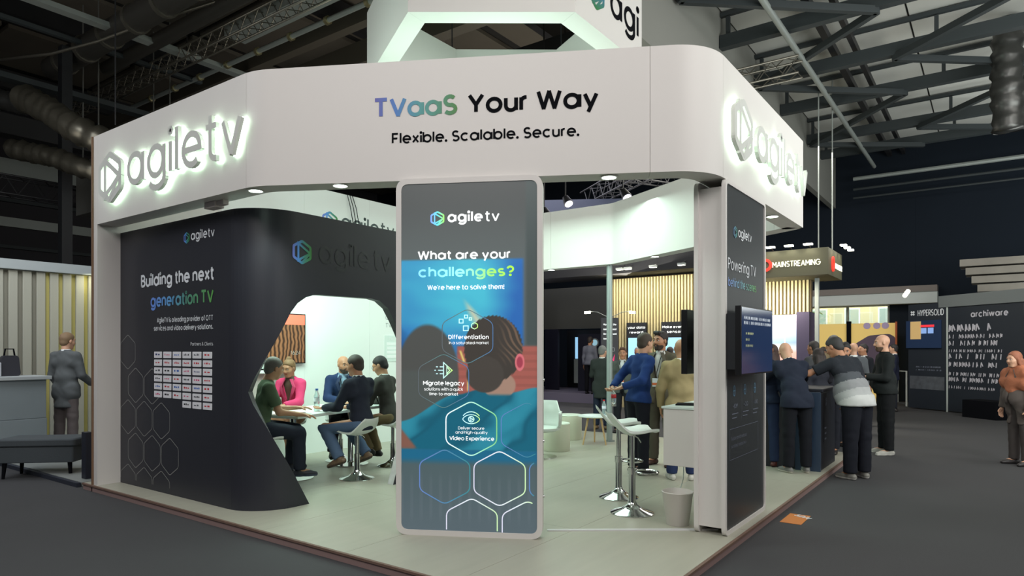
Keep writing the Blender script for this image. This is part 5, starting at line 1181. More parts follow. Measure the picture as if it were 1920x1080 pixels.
def rotx(a): c, s = math.cos(a), math.sin(a); return np.array([[1,0,0],[0,c,-s],[0,s,c]])
def rotz(a): c, s = math.cos(a), math.sin(a); return np.array([[c,-s,0],[s,c,0],[0,0,1]])
def roty(a): c, s = math.cos(a), math.sin(a); return np.array([[c,0,s],[0,1,0],[-s,0,c]])
def unit(v): v = np.array(v, float); return v/np.linalg.norm(v)
SKIN = {'fair': (206,160,132), 'tan': (178,128,98), 'olive': (186,140,108)}
def person(label, pos, rel, H=1.76, z=ZF, lean=0, side=0, yaw=0, head=(0,0), arms=None, legs=None, hip=None, top='suit', tc=(60,60,64), shirt=(225,228,228), pants=(36,38,46),
           shoes=(40,34,32), sole=None, hair='short', hc=(44,38,34), beard=None, skin='tan', girth=1.0, res=1.0, lanyard=False, glasses=False, bands=None, skirt=False, hold=None, group=None, shawl=None, sw=1.0):
    """local frame: +y is where the body faces, +x its right hand. rel = facing measured from the camera's own direction, anticlockwise from above."""
    k = H/1.76; th = HEAD+math.radians(rel)-PI/2
    root = thing('person', label, 'person', (pos[0], pos[1], z), th, group)
    sk = M('skin_'+skin, SKIN[skin], .5); hips = .93*k if hip is None else hip
    Rt = rotz(math.radians(yaw)) @ roty(math.radians(side)) @ rotx(-math.radians(lean))
    Hp = np.array([0, 0, hips]); tp = lambda x, y, zz: Hp+Rt @ (np.array([x, y, zz])*k)                # torso frame -> local
    ty = Rt @ np.array([0,1,0.]); tx = Rt @ np.array([1,0,0.]); tz = Rt @ np.array([0,0,1.])
    arms = arms or {}; legs = legs or {}; J = {}
    for s_, sx in (('R',1),('L',-1)):
        sh = tp(.180*sx*sw, -.005, .448); u, f = arms.get(s_, ((.16*sx,.02,-1),(.06*sx,.16,-1)))
        el = sh+unit(u)*.285*k; wr = el+unit(f)*.25*k; hd = unit(f); J['arm'+s_] = (sh, el, wr, hd)
        h0 = tp(.09*sx, 0, -.02); u, f = legs.get(s_, ((.04*sx,.01,-1),(.02*sx,-.02,-1)))
        L1 = .42*k; L2 = .41*k
        if hip is None and s_ not in legs:
            tot = h0[2]-.075*k; L1 = tot*.5; L2 = tot*.5
        kn = h0+unit(u)*L1; an = kn+unit(f)*L2; J['leg'+s_] = (h0, kn, an)
    feet = {}
    for s_, sx in (('R',1),('L',-1)):
        an = J['leg'+s_][2]; fd = np.array([.22*sx, 1, 0]); fd = legs.get('foot'+s_, fd); feet[s_] = unit(fd)
    near = res <= 1.2
    # --- body: one continuous skin surface (fine shells for the head and hands meet it inside collar and cuff)
    B = SDF(.019*res*k, .03); G = girth
    B.cap(tp(0,0,.02), tp(0,.01,.22), .105*k*G, .10*k*G, (ty,.72)); B.cap(tp(0,.01,.22), tp(0,0,.40), .10*k*G, .125*k, (ty,.68)); B.cap(tp(-.12,0,.42), tp(.12,0,.42), .055*k); B.cap(tp(-.06,-.0,.0), tp(.06,0,.0), .09*k*G)
    nb = tp(0,-.012,.50); nt_ = tp(0,.012,.59); B.cap(nb, nt_, .054*k, .050*k)
    for s_ in 'RL':
        sh, el, wr, hd = J['arm'+s_]; B.cap(sh, el, .046*k, .038*k); B.cap(el, wr, .037*k, .025*k)
        h0, kn, an = J['leg'+s_]; B.cap(h0, kn, .072*k, .05*k); B.cap(kn, kn+(an-kn)*.4, .05*k, .052*k); B.cap(kn+(an-kn)*.4, an, .052*k, .034*k); B.cap(an, an+feet[s_]*.12*k+np.array([0,0,-.03*k]), .03*k, .022*k)
    parts = [B.mesh()]
    # head
    hy, hp = math.radians(head[0]), math.radians(head[1]); Rh = Rt @ rotz(hy) @ rotx(-hp); hc0 = tp(0,.028,.668); hs = k*1.0
    hq = lambda x, y, zz: hc0+Rh @ (np.array([x, y, zz])*hs)
    fx = Rh @ np.array([1,0,0.])
    A = SDF((.0078 if near else .013*res/1.4)*k, .016)
    A.ell(hq(0,-.012,.028), np.array([.075,.095,.088])*hs, Rh).ell(hq(0,.022,-.035), np.array([.060,.072,.078])*hs, Rh, .03).cap(hq(-.018,.060,-.094), hq(.018,.060,-.094), .021*hs, k=.03)
    A.cap(hq(0,.088,.016), hq(0,.106,-.020), .009*hs, .0135*hs, k=.014).cap(hq(-.011,.094,-.026), hq(.011,.094,-.026), .0085*hs, k=.01)
    A.cap(hq(-.036,.074,.030), hq(.036,.074,.030), .013*hs, k=.02).cap(hq(-.042,.052,-.022), hq(-.034,.064,-.028), .021*hs, k=.03).cap(hq(.042,.052,-.022), hq(.034,.064,-.028), .021*hs, k=.03)
    A.cap(hq(-.020,.084,-.057), hq(.020,.084,-.057), .0075*hs, k=.01)
    A.cap(hq(0,-.02,-.05), nb, .051*hs, .056*hs, k=.03)
    for sx in (1,-1): A.ell(hq(.078*sx,-.004,-.004), np.array([.010,.019,.031])*hs, Rh, .008)
    if near:
        for sx in (1,-1):
            c = hq(.032*sx,.090,.008); A.subs.append(lambda X, Y, Z, c=c: np.sqrt((X-c[0])**2+(Y-c[1])**2+((Z-c[2])*1.5)**2)-.0135*hs)
    parts.append(A.mesh())
    # hands
    for s_, sx in (('R',1),('L',-1)):
        sh, el, wr, hd = J['arm'+s_]; side_ = unit(np.cross(hd, [0,0,1])+1e-3*np.array([1,0,0])) if abs(hd[2]) < .9 else np.array([0,1.,0]); side_ = unit(side_-hd*(side_@hd)); pn = unit(np.cross(hd, side_))
        if pn[0]*sx > 0: pn = -pn
        Hd = SDF((.0062 if near else .012)*k, .006); pal = wr+hd*.045*k; hk = k
        Hd.cap(wr-hd*.02*k, wr+hd*.02*k, .025*hk, .026*hk, (pn,.8), k=.012); Hd.cap(wr+hd*.03*k-side_*.018*k, wr+hd*.075*k-side_*.022*k, .019*hk, .016*hk, (pn,.75), k=.014); Hd.cap(wr+hd*.03*k+side_*.018*k, wr+hd*.075*k+side_*.022*k, .019*hk, .016*hk, (pn,.75), k=.014)
        if near:
            curl = .5 if hold is None else 1.1
            for q, (off, ln) in enumerate(((-.030,.062),(-.010,.072),(.011,.070),(.031,.056))):
                p = wr+hd*.085*k+side_*off*k; d = hd.copy()
                for seg, fr in enumerate((.45,.32,.23)):
                    d = unit(d+pn*curl*.55); e = p+d*ln*fr*k; Hd.cap(p, e, (.0092-.0008*seg)*hk, (.0086-.0008*seg)*hk, k=.004); p = e
            p = wr+hd*.03*k+side_*.03*k*1; d = unit(hd*.75+side_*.75+pn*.35)
            for ln in (.034,.026): e = p+d*ln*k; Hd.cap(p, e, .0105*hk, .009*hk, k=.006); p = e; d = unit(d+hd*.4+pn*.3)
        else: Hd.cap(wr+hd*.08*k, wr+hd*.15*k+pn*.02*k, .022*hk, .014*hk, (pn,.6), k=.01)
        parts.append(Hd.mesh())
    Rhi = Rh.T
    def body_mi(c):
        q = (c-hc0) @ Rh/hs; return ((np.abs(q[:,0]) < .023) & (q[:,1] > .078) & (np.abs(q[:,2]+.057) < .008)).astype(int)
    mesh_obj('body', parts, [sk, M('lips_'+skin, tuple(int(c*f) for c, f in zip(SKIN[skin], (.86,.66,.66))), .45)], root, body_mi if near else None)
    # eyes and brows
    if near:
        m = MB()
        for sx in (1,-1):
            c = hq(.032*sx,.0775,.008)
            for (rr, off, mi) in ((.0115,0,0),(.0074,.0058,1)):
                st = Vector(c+Rh @ np.array([0,off,0])*hs); vs = []; fs = []
                for i in range(7):
                    for j in range(10):
                        a = PI*i/6; b_ = 2*PI*j/10; vs.append((st.x+rr*hs*math.sin(a)*math.cos(b_), st.y+rr*hs*math.sin(a)*math.sin(b_), st.z+rr*hs*math.cos(a)))
                for i in range(6):
                    for j in range(10): fs.append((i*10+j, i*10+(j+1)%10, (i+1)*10+(j+1)%10, (i+1)*10+j))
                m.add(vs, fs, mi)
        m.build('eyes', [M('eye_white', (196,190,184), .3), M('iris_dark', (44,32,26), .2)], root, smooth=True, local=True)
        m = MB()
        for sx in (1,-1): m.tube([hq(.016*sx,.091,.031), hq(.034*sx,.089,.036), hq(.050*sx,.074,.030)], [.0035*hs,.0045*hs,.0025*hs], 6)
        m.build('eyebrows', M('brow_%d' % hc[0], tuple(int(c*.8) for c in hc), .8), root, smooth=True, local=True)
    # hair
    if hair != 'bald':
        Hr = SDF((.009 if near else .015)*k, .012); ex = 1.0
        Hr.ell(hq(0,-.016,.034), np.array([.083,.102,.096])*hs, Rh).ell(hq(0,-.046,-.026), np.array([.068,.062,.062])*hs, Rh)
        if hair == 'quiff': Hr.cap(hq(-.03,.06,.105), hq(.03,.06,.108), .026*hs)
        if hair == 'bun': Hr.ell(hq(0,-.035,.128), np.array([.036,.036,.032])*hs, Rh)
        if hair == 'long':
            for x, r in ((-.05,.045),(.05,.045),(0,.055)): Hr.cap(hq(x,-.055,-.02), hq(x*1.1,-.075,-.20), r*hs, .04*hs)
            for sx in (1,-1): Hr.cap(hq(.07*sx,0,0), hq(.078*sx,-.02,-.17), .026*hs, .022*hs)
        nn = Rh @ unit([0,.78,-.62]) if hair in ('short','quiff','bun') else Rh @ unit([0,.9,-.35])
        Hr.cut(nn, hq(0,.045,.045) if hair != 'long' else hq(0,.048,.03))
        if hair in ('short','quiff'): Hr.cut(Rh @ np.array([0,0,-1.]), hq(0,0,-.080))
        for sx in (1,-1):
            c = hq(.080*sx,.002,-.008); Hr.subs.append(lambda X, Y, Z, c=c: np.sqrt((X-c[0])**2+(Y-c[1])**2+(Z-c[2])**2)-.026*hs) if hair != 'long' else None
        Hr.noise = .0016
        mesh_obj('hair', [Hr.mesh()], [M('hair_%d_%d' % (hc[0], hc[2]), hc, .6, bump=.35, bscale=260)], root)
    elif near and hc:
        pass
    if beard:
        Bd = SDF((.008 if near else .014)*k, .012); Bd.ell(hq(0,.024,-.040), np.array([.064,.075,.082])*hs, Rh).cap(hq(-.018,.062,-.096), hq(.018,.062,-.096), .025*hs, k=.02); Bd.cap(hq(-.018,.089,-.044), hq(.018,.089,-.044), .008*hs, k=.01)
        Bd.cut(Rh @ unit([0,-.25,1]), hq(0,.09,-.038)); Bd.cut(Rh @ np.array([0,-1.,0]), hq(0,.0,0)); c = hq(0,.102,-.057)
        Bd.subs.append(lambda X, Y, Z, c=c: np.sqrt((X-c[0])**2+(Y-c[1])**2+((Z-c[2])*1.6)**2)-.019*hs)
        mesh_obj('beard', [Bd.mesh()], [M('beard_%d' % beard[0], beard, .8, bump=.4, bscale=150)], root)
    if glasses:
        m = MB()
        for sx in (1,-1): m.tube([hq(.032*sx+.019*math.cos(a*PI/6), .100, .006+.015*math.sin(a*PI/6)) for a in range(13)], .0018, 5)
        for sx in (1,-1): m.tube([hq(.05*sx,.098,.010), hq(.078*sx,.01,.012)], .0018, 5)
        m.tube([hq(-.013,.102,.008), hq(.013,.102,.008)], .0018, 5); m.build('glasses', INK, root, smooth=True, local=True)
    # --- clothes
    cm = M('cloth_%d_%d_%d' % tc, tc, .85, bump=.25, bscale=220, spec=.2); nap = .0032 if near else 0
    T_ = SDF((.0145*res if near else .019*res)*k, .035); infl = {'suit': .022, 'coat': .028, 'sweater': .02, 'tshirt': .014, 'polo': .020, 'blouse': .014, 'jacket': .026}[top]*k
    long_ = top in ('suit','coat','sweater','blouse','jacket'); hem_z = {'suit': -.13, 'coat': -.30, 'sweater': -.06, 'tshirt': -.06, 'polo': -.10, 'blouse': -.05, 'jacket': -.06}[top]
    seated = hip is not None and hip < .85
    if seated: hem_z = max(hem_z, -.10)
    T_.cap(tp(0,0,hem_z+.05), tp(0,.01,.22), .118*k*G+infl, .105*k*G+infl, (ty,.76)); T_.cap(tp(0,.01,.20), tp(0,0,.40), .105*k*G+infl, .128*k+infl*.8, (ty,.70)); T_.cap(tp(-.045,-.012,.485), tp(-.155*sw,-.006,.447), .040*k+infl*.5, .050*k+infl*.5).cap(tp(.045,-.012,.485), tp(.155*sw,-.006,.447), .040*k+infl*.5, .050*k+infl*.5).cap(tp(-.125*sw,.0,.35), tp(.125*sw,.0,.35), .07*k+infl*.6)
    if not seated: T_.cap(tp(-.038*G,0,.14), tp(.038*G,0,.14), .088*k*G+infl, k=.06); T_.cap(Hp+np.array([-.042*G*k,-.005,hem_z*k]), Hp+np.array([.042*G*k,-.005,hem_z*k]), .094*k*G+infl*.8, k=.06)
    if not seated:
        for s_ in 'RL': h0, kn, an = J['leg'+s_]; T_.cap(h0, h0+(kn-h0)*.2, .098*k*G**.6+infl*.6)
    else: T_.cap(tp(-.05,-.0,.02), tp(.05,-.0,.02), .088*k*G+infl*.5, k=.06)
    if G > 1.1: T_.cap(tp(-.03,.06,.08), tp(.03,.06,.10), .10*k*G+infl, k=.06)
    T_.cap(tp(0,-.012,.48), tp(0,-.006,.53), .07*k, .060*k+(.006 if long_ else 0)*k, k=.03)
    slv = {'suit': .97, 'coat': .98, 'sweater': .93, 'blouse': .9, 'jacket': .97}.get(top)
    for s_ in 'RL':
        sh, el, wr, hd = J['arm'+s_]; r0 = .055*k+infl*.4; r1 = .047*k+infl*.45; r2 = .036*k+infl*.35
        if slv: T_.cap(sh, el, r0, r1, k=.045); T_.cap(el, el+(wr-el)*slv, r1, r2, k=.02)
        else: T_.cap(sh, sh+(el-sh)*.78, r0+.006*k, r1+.012*k, k=.04)
    T_.noise = nap
    (T_.cut([0,0,-1.], Hp+np.array([0,0,(hem_z+.02)*k])) if lean > 10 and not seated else T_.cut(-tz, tp(0,0,hem_z))); T_.cut(tz, tp(0,0,.555 if top in ('suit','coat') else .545))
    cn = tp(0,-.01,.56); T_.subs.append(lambda X, Y, Z, c=cn: np.sqrt((X-c[0])**2+(Y-c[1])**2+(Z-c[2])**2)-.062*k)
    for s_ in 'RL':
        sh, el, wr, hd = J['arm'+s_]
        if slv:
            e_ = el+(wr-el)*(slv+.02); d_ = unit(wr-el)
            T_.subs.append(lambda X, Y, Z, e_=e_, d_=d_: np.maximum(-( (X-e_[0])*d_[0]+(Y-e_[1])*d_[1]+(Z-e_[2])*d_[2]), np.sqrt((X-e_[0])**2+(Y-e_[1])**2+(Z-e_[2])**2)-.085*k))
        else:
            e_ = sh+(el-sh)*.74; d_ = unit(el-sh)
            T_.subs.append(lambda X, Y, Z, e_=e_, d_=d_: np.maximum(-( (X-e_[0])*d_[0]+(Y-e_[1])*d_[1]+(Z-e_[2])*d_[2]), np.sqrt((X-e_[0])**2+(Y-e_[1])**2+(Z-e_[2])**2)-.10*k))
    open_ = top in ('suit','coat')
    if open_:
        def vcut(X, Y, Z):
            x = (X-Hp[0])*tx[0]+(Y-Hp[1])*tx[1]+(Z-Hp[2])*tx[2]; y = (X-Hp[0])*ty[0]+(Y-Hp[1])*ty[1]+(Z-Hp[2])*ty[2]; zz_ = (X-Hp[0])*tz[0]+(Y-Hp[1])*tz[1]+(Z-Hp[2])*tz[2]
            w = np.where(zz_ > .16*k, (zz_-.16*k)*.20, (.16*k-zz_)*.16)+.004
            return np.maximum(np.abs(x)-w, .03*k-y)
        T_.subs.append(vcut)
    mats = [cm]; mfn = None
    if bands:
        mats = [cm]+[M('band_%d' % c[0], c, .85, bump=.2, bscale=220) for _, c in bands]; lims = [b for b, _ in bands]
        def mfn(c):
            q = (c-Hp) @ Rt/k; arm = np.zeros(len(c), bool)
            for s_ in 'RL':
                sh = J['arm'+s_][0]; arm |= (np.abs(q[:,0]) > .19*sw) & (q[:,2] > .25)
            r = np.zeros(len(c), int)
            for i, b in enumerate(lims): r[(q[:,2] < b) & ~arm] = i+1
            return r
    nm = {'suit': 'jacket', 'coat': 'coat', 'sweater': 'sweater', 'tshirt': 't_shirt', 'polo': 'polo_shirt', 'blouse': 'top', 'jacket': 'jacket'}[top]
    mesh_obj(nm, [T_.mesh()], mats, root, mfn)
    if open_:
        Sh = SDF((.014 if near else .02)*k, .03); Sh.cap(tp(0,.0,.0), tp(0,.012,.22), .112*k*G, .103*k*G, (ty,.80)); Sh.cap(tp(0,.012,.20), tp(0,.004,.42), .103*k*G, .126*k, (ty,.74)); Sh.cap(tp(0,-.010,.49), tp(0,-.004,.545), .062*k, .060*k); Sh.cut(tz, tp(0,.0,.552)); Sh.cut(-tz, tp(0,0,-.02))
        mesh_obj('shirt', [Sh.mesh()], [M('shirt_%d_%d' % (shirt[0], shirt[2]), shirt, .7, bump=.1, bscale=60)], root)
        if near:
            m = MB()
            for sx in (1,-1):
                yy = .115
                P = [tp(.030*sx,.085,.525), tp(.078*sx,.112,.43), tp(.055*sx,.130,.33), tp(.010*sx,.128,.17)]
                Q_ = [tp(.062*sx,.055,.52), tp(.118*sx,.098,.41), tp(.085*sx,.125,.32), tp(.018*sx,.132,.165)]
                for i in range(3): m.add([P[i]+ty*.006, P[i+1]+ty*.006, Q_[i+1]+ty*.006, Q_[i]+ty*.006, P[i]-ty*.006, P[i+1]-ty*.006, Q_[i+1]-ty*.006, Q_[i]-ty*.006], [(0,1,2,3),(7,6,5,4),(0,4,5,1),(1,5,6,2),(2,6,7,3),(3,7,4,0)])
            m.build('lapels', M('lapel_%d_%d_%d' % tc, tuple(int(c*.88) for c in tc), .85), root, local=True)
    if lanyard:
        m = MB(); yo = .135
        m.tube([tp(-.05,.03,.545), tp(-.045,.105,.45), tp(-.02,yo+.01,.30), tp(0,yo+.02,.20), tp(.02,yo+.01,.30), tp(.045,.105,.45), tp(.05,.03,.545)], .005*k, 6); m.build('lanyard', INK, root, smooth=True, local=True)
        c = tp(0,yo+.022,.14); m = MB(); m.add([c+tx*a*.045+tz*b_*.055+ty*d_ for d_ in (0,.004) for a, b_ in ((-1,-1),(1,-1),(1,1),(-1,1))], [(0,3,2,1),(4,5,6,7),(0,1,5,4),(1,2,6,5),(2,3,7,6),(3,0,4,7)]); bd = m.build('badge', PRINTW, root, local=True)
        m = MB(); m.add([c+tx*a*.045+tz*(b_*.016-.02)+ty*.0048 for a, b_ in ((-1,-1),(1,-1),(1,1),(-1,1))], [(0,1,2,3)]); m.build('badge_stripe', M('badge_orange', (220,110,60), .5), bd, local=True)
    if shawl:
        W_ = SDF(.016*k, .04); W_.cap(tp(-.06,0,.50), tp(.06,0,.50), .085*k); W_.cap(tp(-.16,0,.44), tp(.16,0,.44), .10*k); W_.cap(tp(-.15,.02,.30), tp(.15,.02,.32), .12*k); W_.cap(tp(0,.05,.2), tp(0,.06,.35), .13*k, .10*k); W_.noise = .005
        mesh_obj('shawl', [W_.mesh()], [M('shawl_cloth', shawl, .9, noise=.2, nscale=14, bump=.4, bscale=60)], root)
    # trousers or skirt
    P_ = SDF((.0155*res if near else .02*res)*k, .03)
    P_.cap(tp(-.055*G,0,-.01), tp(.055*G,0,-.01), .090*k*min(G,1.25), k=.05); P_.cap(tp(0,0,.02), tp(0,0,.06), .108*k*min(G,1.25), .10*k*min(G,1.25), (ty,.85))
    for s_, sx in (('R',1),('L',-1)):
        h0, kn, an = J['leg'+s_]
        if skirt: P_.cap(h0, h0+(kn-h0)*.9, .10*k, .085*k, k=.06)
        else: P_.cap(h0, kn, .095*k*G**.6, .074*k*G**.4, k=.03); P_.cap(kn, an+(kn-an)*.03, .073*k*G**.4, .066*k*G**.3, k=.02)
    P_.noise = nap
    P_.cut(tz, tp(0,0,.10 if seated and not open_ else .02))
    for s_ in 'RL':
        h0, kn, an = J['leg'+s_]; e_ = an+unit(an-kn)*.0 if not skirt else h0+(kn-h0)*.92; d_ = unit(an-kn) if not skirt else unit(kn-h0)
        if skirt: continue
        P_.subs.append(lambda X, Y, Z, e_=e_, d_=d_: np.maximum(-((X-e_[0])*d_[0]+(Y-e_[1])*d_[1]+(Z-e_[2])*d_[2]), np.sqrt((X-e_[0])**2+(Y-e_[1])**2+(Z-e_[2])**2)-.14*k))
    mesh_obj('skirt' if skirt else 'trousers', [P_.mesh()], [M('cloth_%d_%d_%d' % pants, pants, .85, bump=.25, bscale=220, spec=.2)], root)
    # shoes
    sl_ = sole or tuple(int(c*.6) for c in shoes)
    for s_ in 'RL':
        an = J['leg'+s_][2]; fd = feet[s_]; ff = np.array([fd[0], fd[1], 0]); ff = unit(ff) if np.linalg.norm(ff) > .1 else np.array([0,1.,0]); up = np.array([0,0,1.])
        if abs(fd[2]) > .15: up = unit(np.array([0,0,1.])-fd*fd[2]); ff = fd
        base = an-up*.075*k
        if hip is None and z < .2 and abs(base[2]) < .06: base[2] = 0
        Q_ = SDF((.0085 if near else .014)*k, .02); Q_.cap(base-ff*.045*k+up*.035*k, base+ff*.10*k+up*.030*k, .036*k, .036*k); Q_.cap(base+ff*.08*k+up*.028*k, base+ff*.165*k+up*.022*k, .040*k, .030*k); Q_.cap(base+up*.03*k, an+up*.005*k-ff*.005, .036*k, .040*k)
        Q_.cut(-up, base); Q_.cut(up, an+up*.012*k); fl = base @ up
        mesh_obj('shoe', [Q_.mesh()], [M('shoe_%d_%d' % (shoes[0], shoes[2]), shoes, .5), M('sole_%d' % sl_[0], sl_, .6)], root, lambda c, up=up, fl=fl: ((c @ up-fl) < .024*k).astype(int))
    if hold == 'bottle':
        sh, el, wr, hd = J['armR']; p = wr+hd*.10*k; m = MB(); m.tube([p+np.array([0,0,.03]), p-np.array([0,0,.02]), p-np.array([0,0,.05]), p-np.array([0,0,.20])], [.012,.014,.031,.031], 14); 
        bo_ = m.build('held', M('clear_pet', (215,235,235), .08, trans=.75, alpha=.75), None, smooth=True)
        bo_.name = 'water_bottle'; bo_.matrix_world = root.matrix_basis.copy(); tag(bo_, 'clear water bottle with red label held by the man in the blue sweater', 'bottle')
        m = MB(); m.tube([p-np.array([0,0,.055]), p-np.array([0,0,.10])], .0316, 14); m.build('paper_label', M('label_red', (190,50,56), .5), bo_, smooth=True, local=True)
    return root
def at(px_, d): r = (px_-960)/1253; p = FW*d+RT*(r*d); return (p.x, p.y)
sitL = lambda kn=(.25,1,-.05), sh=(0,.0,-1): (kn, sh)

# --- seated round the meeting table (stool seats at z .58 above the platform)
SH = .58+.10
person('seated man in a green t-shirt at the left of the pod opening', at(484,7.45), -62, 1.78, hip=SH, lean=12, head=(15,4), top='tshirt', tc=(82,98,76), pants=(40,44,56), shoes=(30,34,46), sole=(60,70,90), hc=(96,92,86), skin='olive',
    arms={'R': ((.1,.35,-.9),(.0,1,-.15)), 'L': ((-.1,.45,-.9),(.15,1,.0))}, legs={'R': ((.12,1,-.12),(.0,.02,-1)), 'L': ((-.12,1,-.05),(-.05,-.1,-1))}, girth=1.08)
person('seated woman in a bright pink blazer facing us behind the white table', at(549,8.95), 172, 1.66, hip=SH, lean=8, head=(-8,10), top='suit', tc=(214,66,112), shirt=(92,70,58), pants=(150,110,86), shoes=(92,84,76), sole=(200,195,185), sw=.86, hair='bun', hc=(120,88,56), skin='tan', skirt=True,
    arms={'R': ((.12,.45,-.9),(-.45,.85,-.12)), 'L': ((-.12,.45,-.9),(.45,.85,-.12))}, legs={'R': ((.1,.95,-.25),(.0,.1,-1)), 'L': ((-.1,.95,-.25),(-.15,.3,-1))})
person('seated bald bearded man in a navy blazer and lanyard behind the table', at(641,9.45), 205, 1.76, hip=SH, lean=8, head=(16,2), top='suit', tc=(40,56,92), shirt=(150,180,206), pants=(36,38,48), shoes=(40,36,36), hair='bald', hc=(40,34,30), beard=(66,58,52), skin='tan', lanyard=True,
    arms={'R': ((.2,.5,-.9),(-.45,.8,-.08)), 'L': ((-.2,.5,-.9),(.5,.8,-.08))}, legs={'R': ((.2,1,-.2),(.1,.1,-1)), 'L': ((-.2,1,-.2),(-.1,.1,-1))})
person('seated man in a dark blazer and blue jeans with his back to us', at(679,8.0), 62, 1.80, hip=SH, lean=7, head=(8,6), top='suit', tc=(38,42,54), shirt=(220,224,226), pants=(86,106,134), shoes=(112,92,72), sole=(70,58,48), hc=(58,48,42), skin='tan',
    arms={'R': ((.15,.35,-.9),(-.1,1,-.15)), 'L': ((-.15,.4,-.9),(.1,1,-.1))}, legs={'R': ((.3,1,-.22),(.0,-.75,-.8)), 'L': ((-.25,1,-.12),(.0,-.6,-.9)), 'footR': (.1,.9,-.35), 'footL': (-.1,.9,-.3)})
person('seated man in a grey-brown jacket and glasses, nearest the front lightbox', at(731,8.85), 75, 1.76, hip=SH, lean=10, head=(10,16), top='suit', tc=(66,66,62), shirt=(190,195,195), pants=(112,98,72), shoes=(30,28,28), hc=(34,30,30), skin='olive', glasses=True,
    arms={'R': ((.15,.35,-.9),(-.2,1,-.15)), 'L': ((-.15,.4,-.9),(.2,1,-.1))}, legs={'R': ((.2,1,-.25),(.0,-.35,-1)), 'L': ((-.2,1,-.15),(.0,-.5,-.9))})
# --- the group behind the two bar stools
person('man in a royal blue sweater holding a bottle behind his back', at(1197,8.35), -68, 1.80, lean=6, head=(8,4), top='sweater', tc=(36,62,118), pants=(28,30,38), shoes=(24,22,24), hc=(70,58,48), skin='fair',
    arms={'R': ((.25,-.55,-.85),(-.55,-.9,-.35)), 'L': ((-.25,-.6,-.8),(.6,-.75,-.45))}, hold='bottle')
person('smiling man with a dark beard in a brown suit facing left behind the blue sweater', at(1240,8.95), 140, 1.83, head=(-12,2), top='suit', tc=(92,86,72), shirt=(218,218,214), pants=(84,80,68), shoes=(70,46,38), hair='quiff', hc=(36,30,28), beard=(58,46,40), skin='tan', lanyard=True)
person('bald man in a beige jacket seen from behind at the white counter', at(1278,7.95), -8, 1.72, lean=4, head=(6,0), top='suit', tc=(160,146,108), pants=(44,56,92), shoes=(200,198,190), sole=(225,225,220), hair='bald', skin='olive',
    arms={'R': ((.15,.5,-.8),(-.2,1,.0)), 'L': ((-.25,.1,-1),(.05,.4,-1))})
person('grey-haired man in a long dark jacket with his back to us beside the grey pole', at(1128,13.6), -28, 1.74, z=0, lean=3, head=(-10,4), top='coat', tc=(58,64,62), pants=(44,52,70), shoes=(120,96,70), hc=(120,122,118), skin='fair', res=1.4,
    arms={'R': ((.2,.2,-.9),(-.3,.9,.1)), 'L': ((-.2,.2,-.9),(.3,.9,.1))})
person('man in a grey-green suit with an orange badge facing us beside the pole', at(1168,13.0), 160, 1.70, z=0, head=(5,2), top='suit', tc=(82,88,84), shirt=(214,218,218), pants=(34,36,42), shoes=(36,32,30), hair='quiff', hc=(86,58,44), skin='tan', res=1.2, lanyard=True)
person('man in a grey shirt and black trousers standing near the porthole door', at(1106,20.3), -40, 1.78, z=.27, head=(0,12), top='sweater', tc=(118,120,132), pants=(18,18,24), shoes=(22,22,26), hc=(50,42,40), skin='tan', res=1.8)
far = [(1130,18.5,-90,.0,(70,60,80),'short',(70,60,60),'person in dark clothes just left of the grey pole in the far crowd'),
       (1143,17.5,-60,.0,(96,52,50),'long',(150,34,44),'person with red hair behind the grey pole'),
       (1196,16.8,150,.0,(72,60,96),'short',(140,140,140),'grey-haired person in violet right of the info pylon'),
       (1212,15.6,-120,.0,(52,46,60),'short',(60,50,50),'person in dark clothes behind the man in the blue sweater'),
       (1256,15.2,-30,.0,(34,44,84),'short',(46,38,36),'person in a navy jacket behind the smiling man'),
       (1271,16.0,-70,.0,(60,60,64),'short',(150,120,100),'person with pale hair near the right monitor')]
for px_, d, rel, z_, tc_, hr, hcc, lab in far:
    person(lab, at(px_, d), rel, 1.72, z=0, top='suit', tc=tc_, hair=hr, hc=hcc, pants=(40,40,48), res=2.0, skin='tan')
# --- the right-hand group round the dark counter
person('bald man in a navy suit seen from behind leaning on the dark counter', at(1494,8.42), 2, 1.76, lean=26, head=(-18,10), top='suit', tc=(34,40,54), pants=(24,26,32), shoes=(112,112,108), sole=(200,200,192), hair='bald', skin='fair', girth=1.08,
    arms={'R': ((.35,.75,-.6),(.2,.9,-.15)), 'L': ((-.35,.7,-.6),(-.0,.9,-.1))})
person('large man in a striped grey polo shirt leaning on the dark counter', at(1606,8.40), 12, 1.90, z=0, lean=24, yaw=14, head=(10,6), top='polo', tc=(38,42,48), bands=[(.30,(70,74,80)),(.20,(136,138,140)),(.09,(166,168,168)),(.0,(190,192,190))], pants=(26,28,36), shoes=(120,118,112), sole=(215,212,205), hc=(46,44,44), skin='tan', girth=1.42, sw=1.08,
    arms={'L': ((-.75,.5,-.45),(-.35,.8,.25)), 'R': ((.35,.15,-.9),(-.15,.5,-.8))})
person('tall shaven-headed man in a black jacket and trousers with sunglasses pushed up', at(1661,10.35), 78, 1.90, z=0, lean=2, head=(0,4), top='jacket', tc=(32,36,36), pants=(24,26,28), shoes=(170,168,160), sole=(220,218,210), hair='bald', beard=(84,64,50), skin='fair', girth=1.12,
    arms={'R': ((.15,.2,-1),(-.1,.9,.0)), 'L': ((-.15,.2,-1),(.3,.9,.05))})
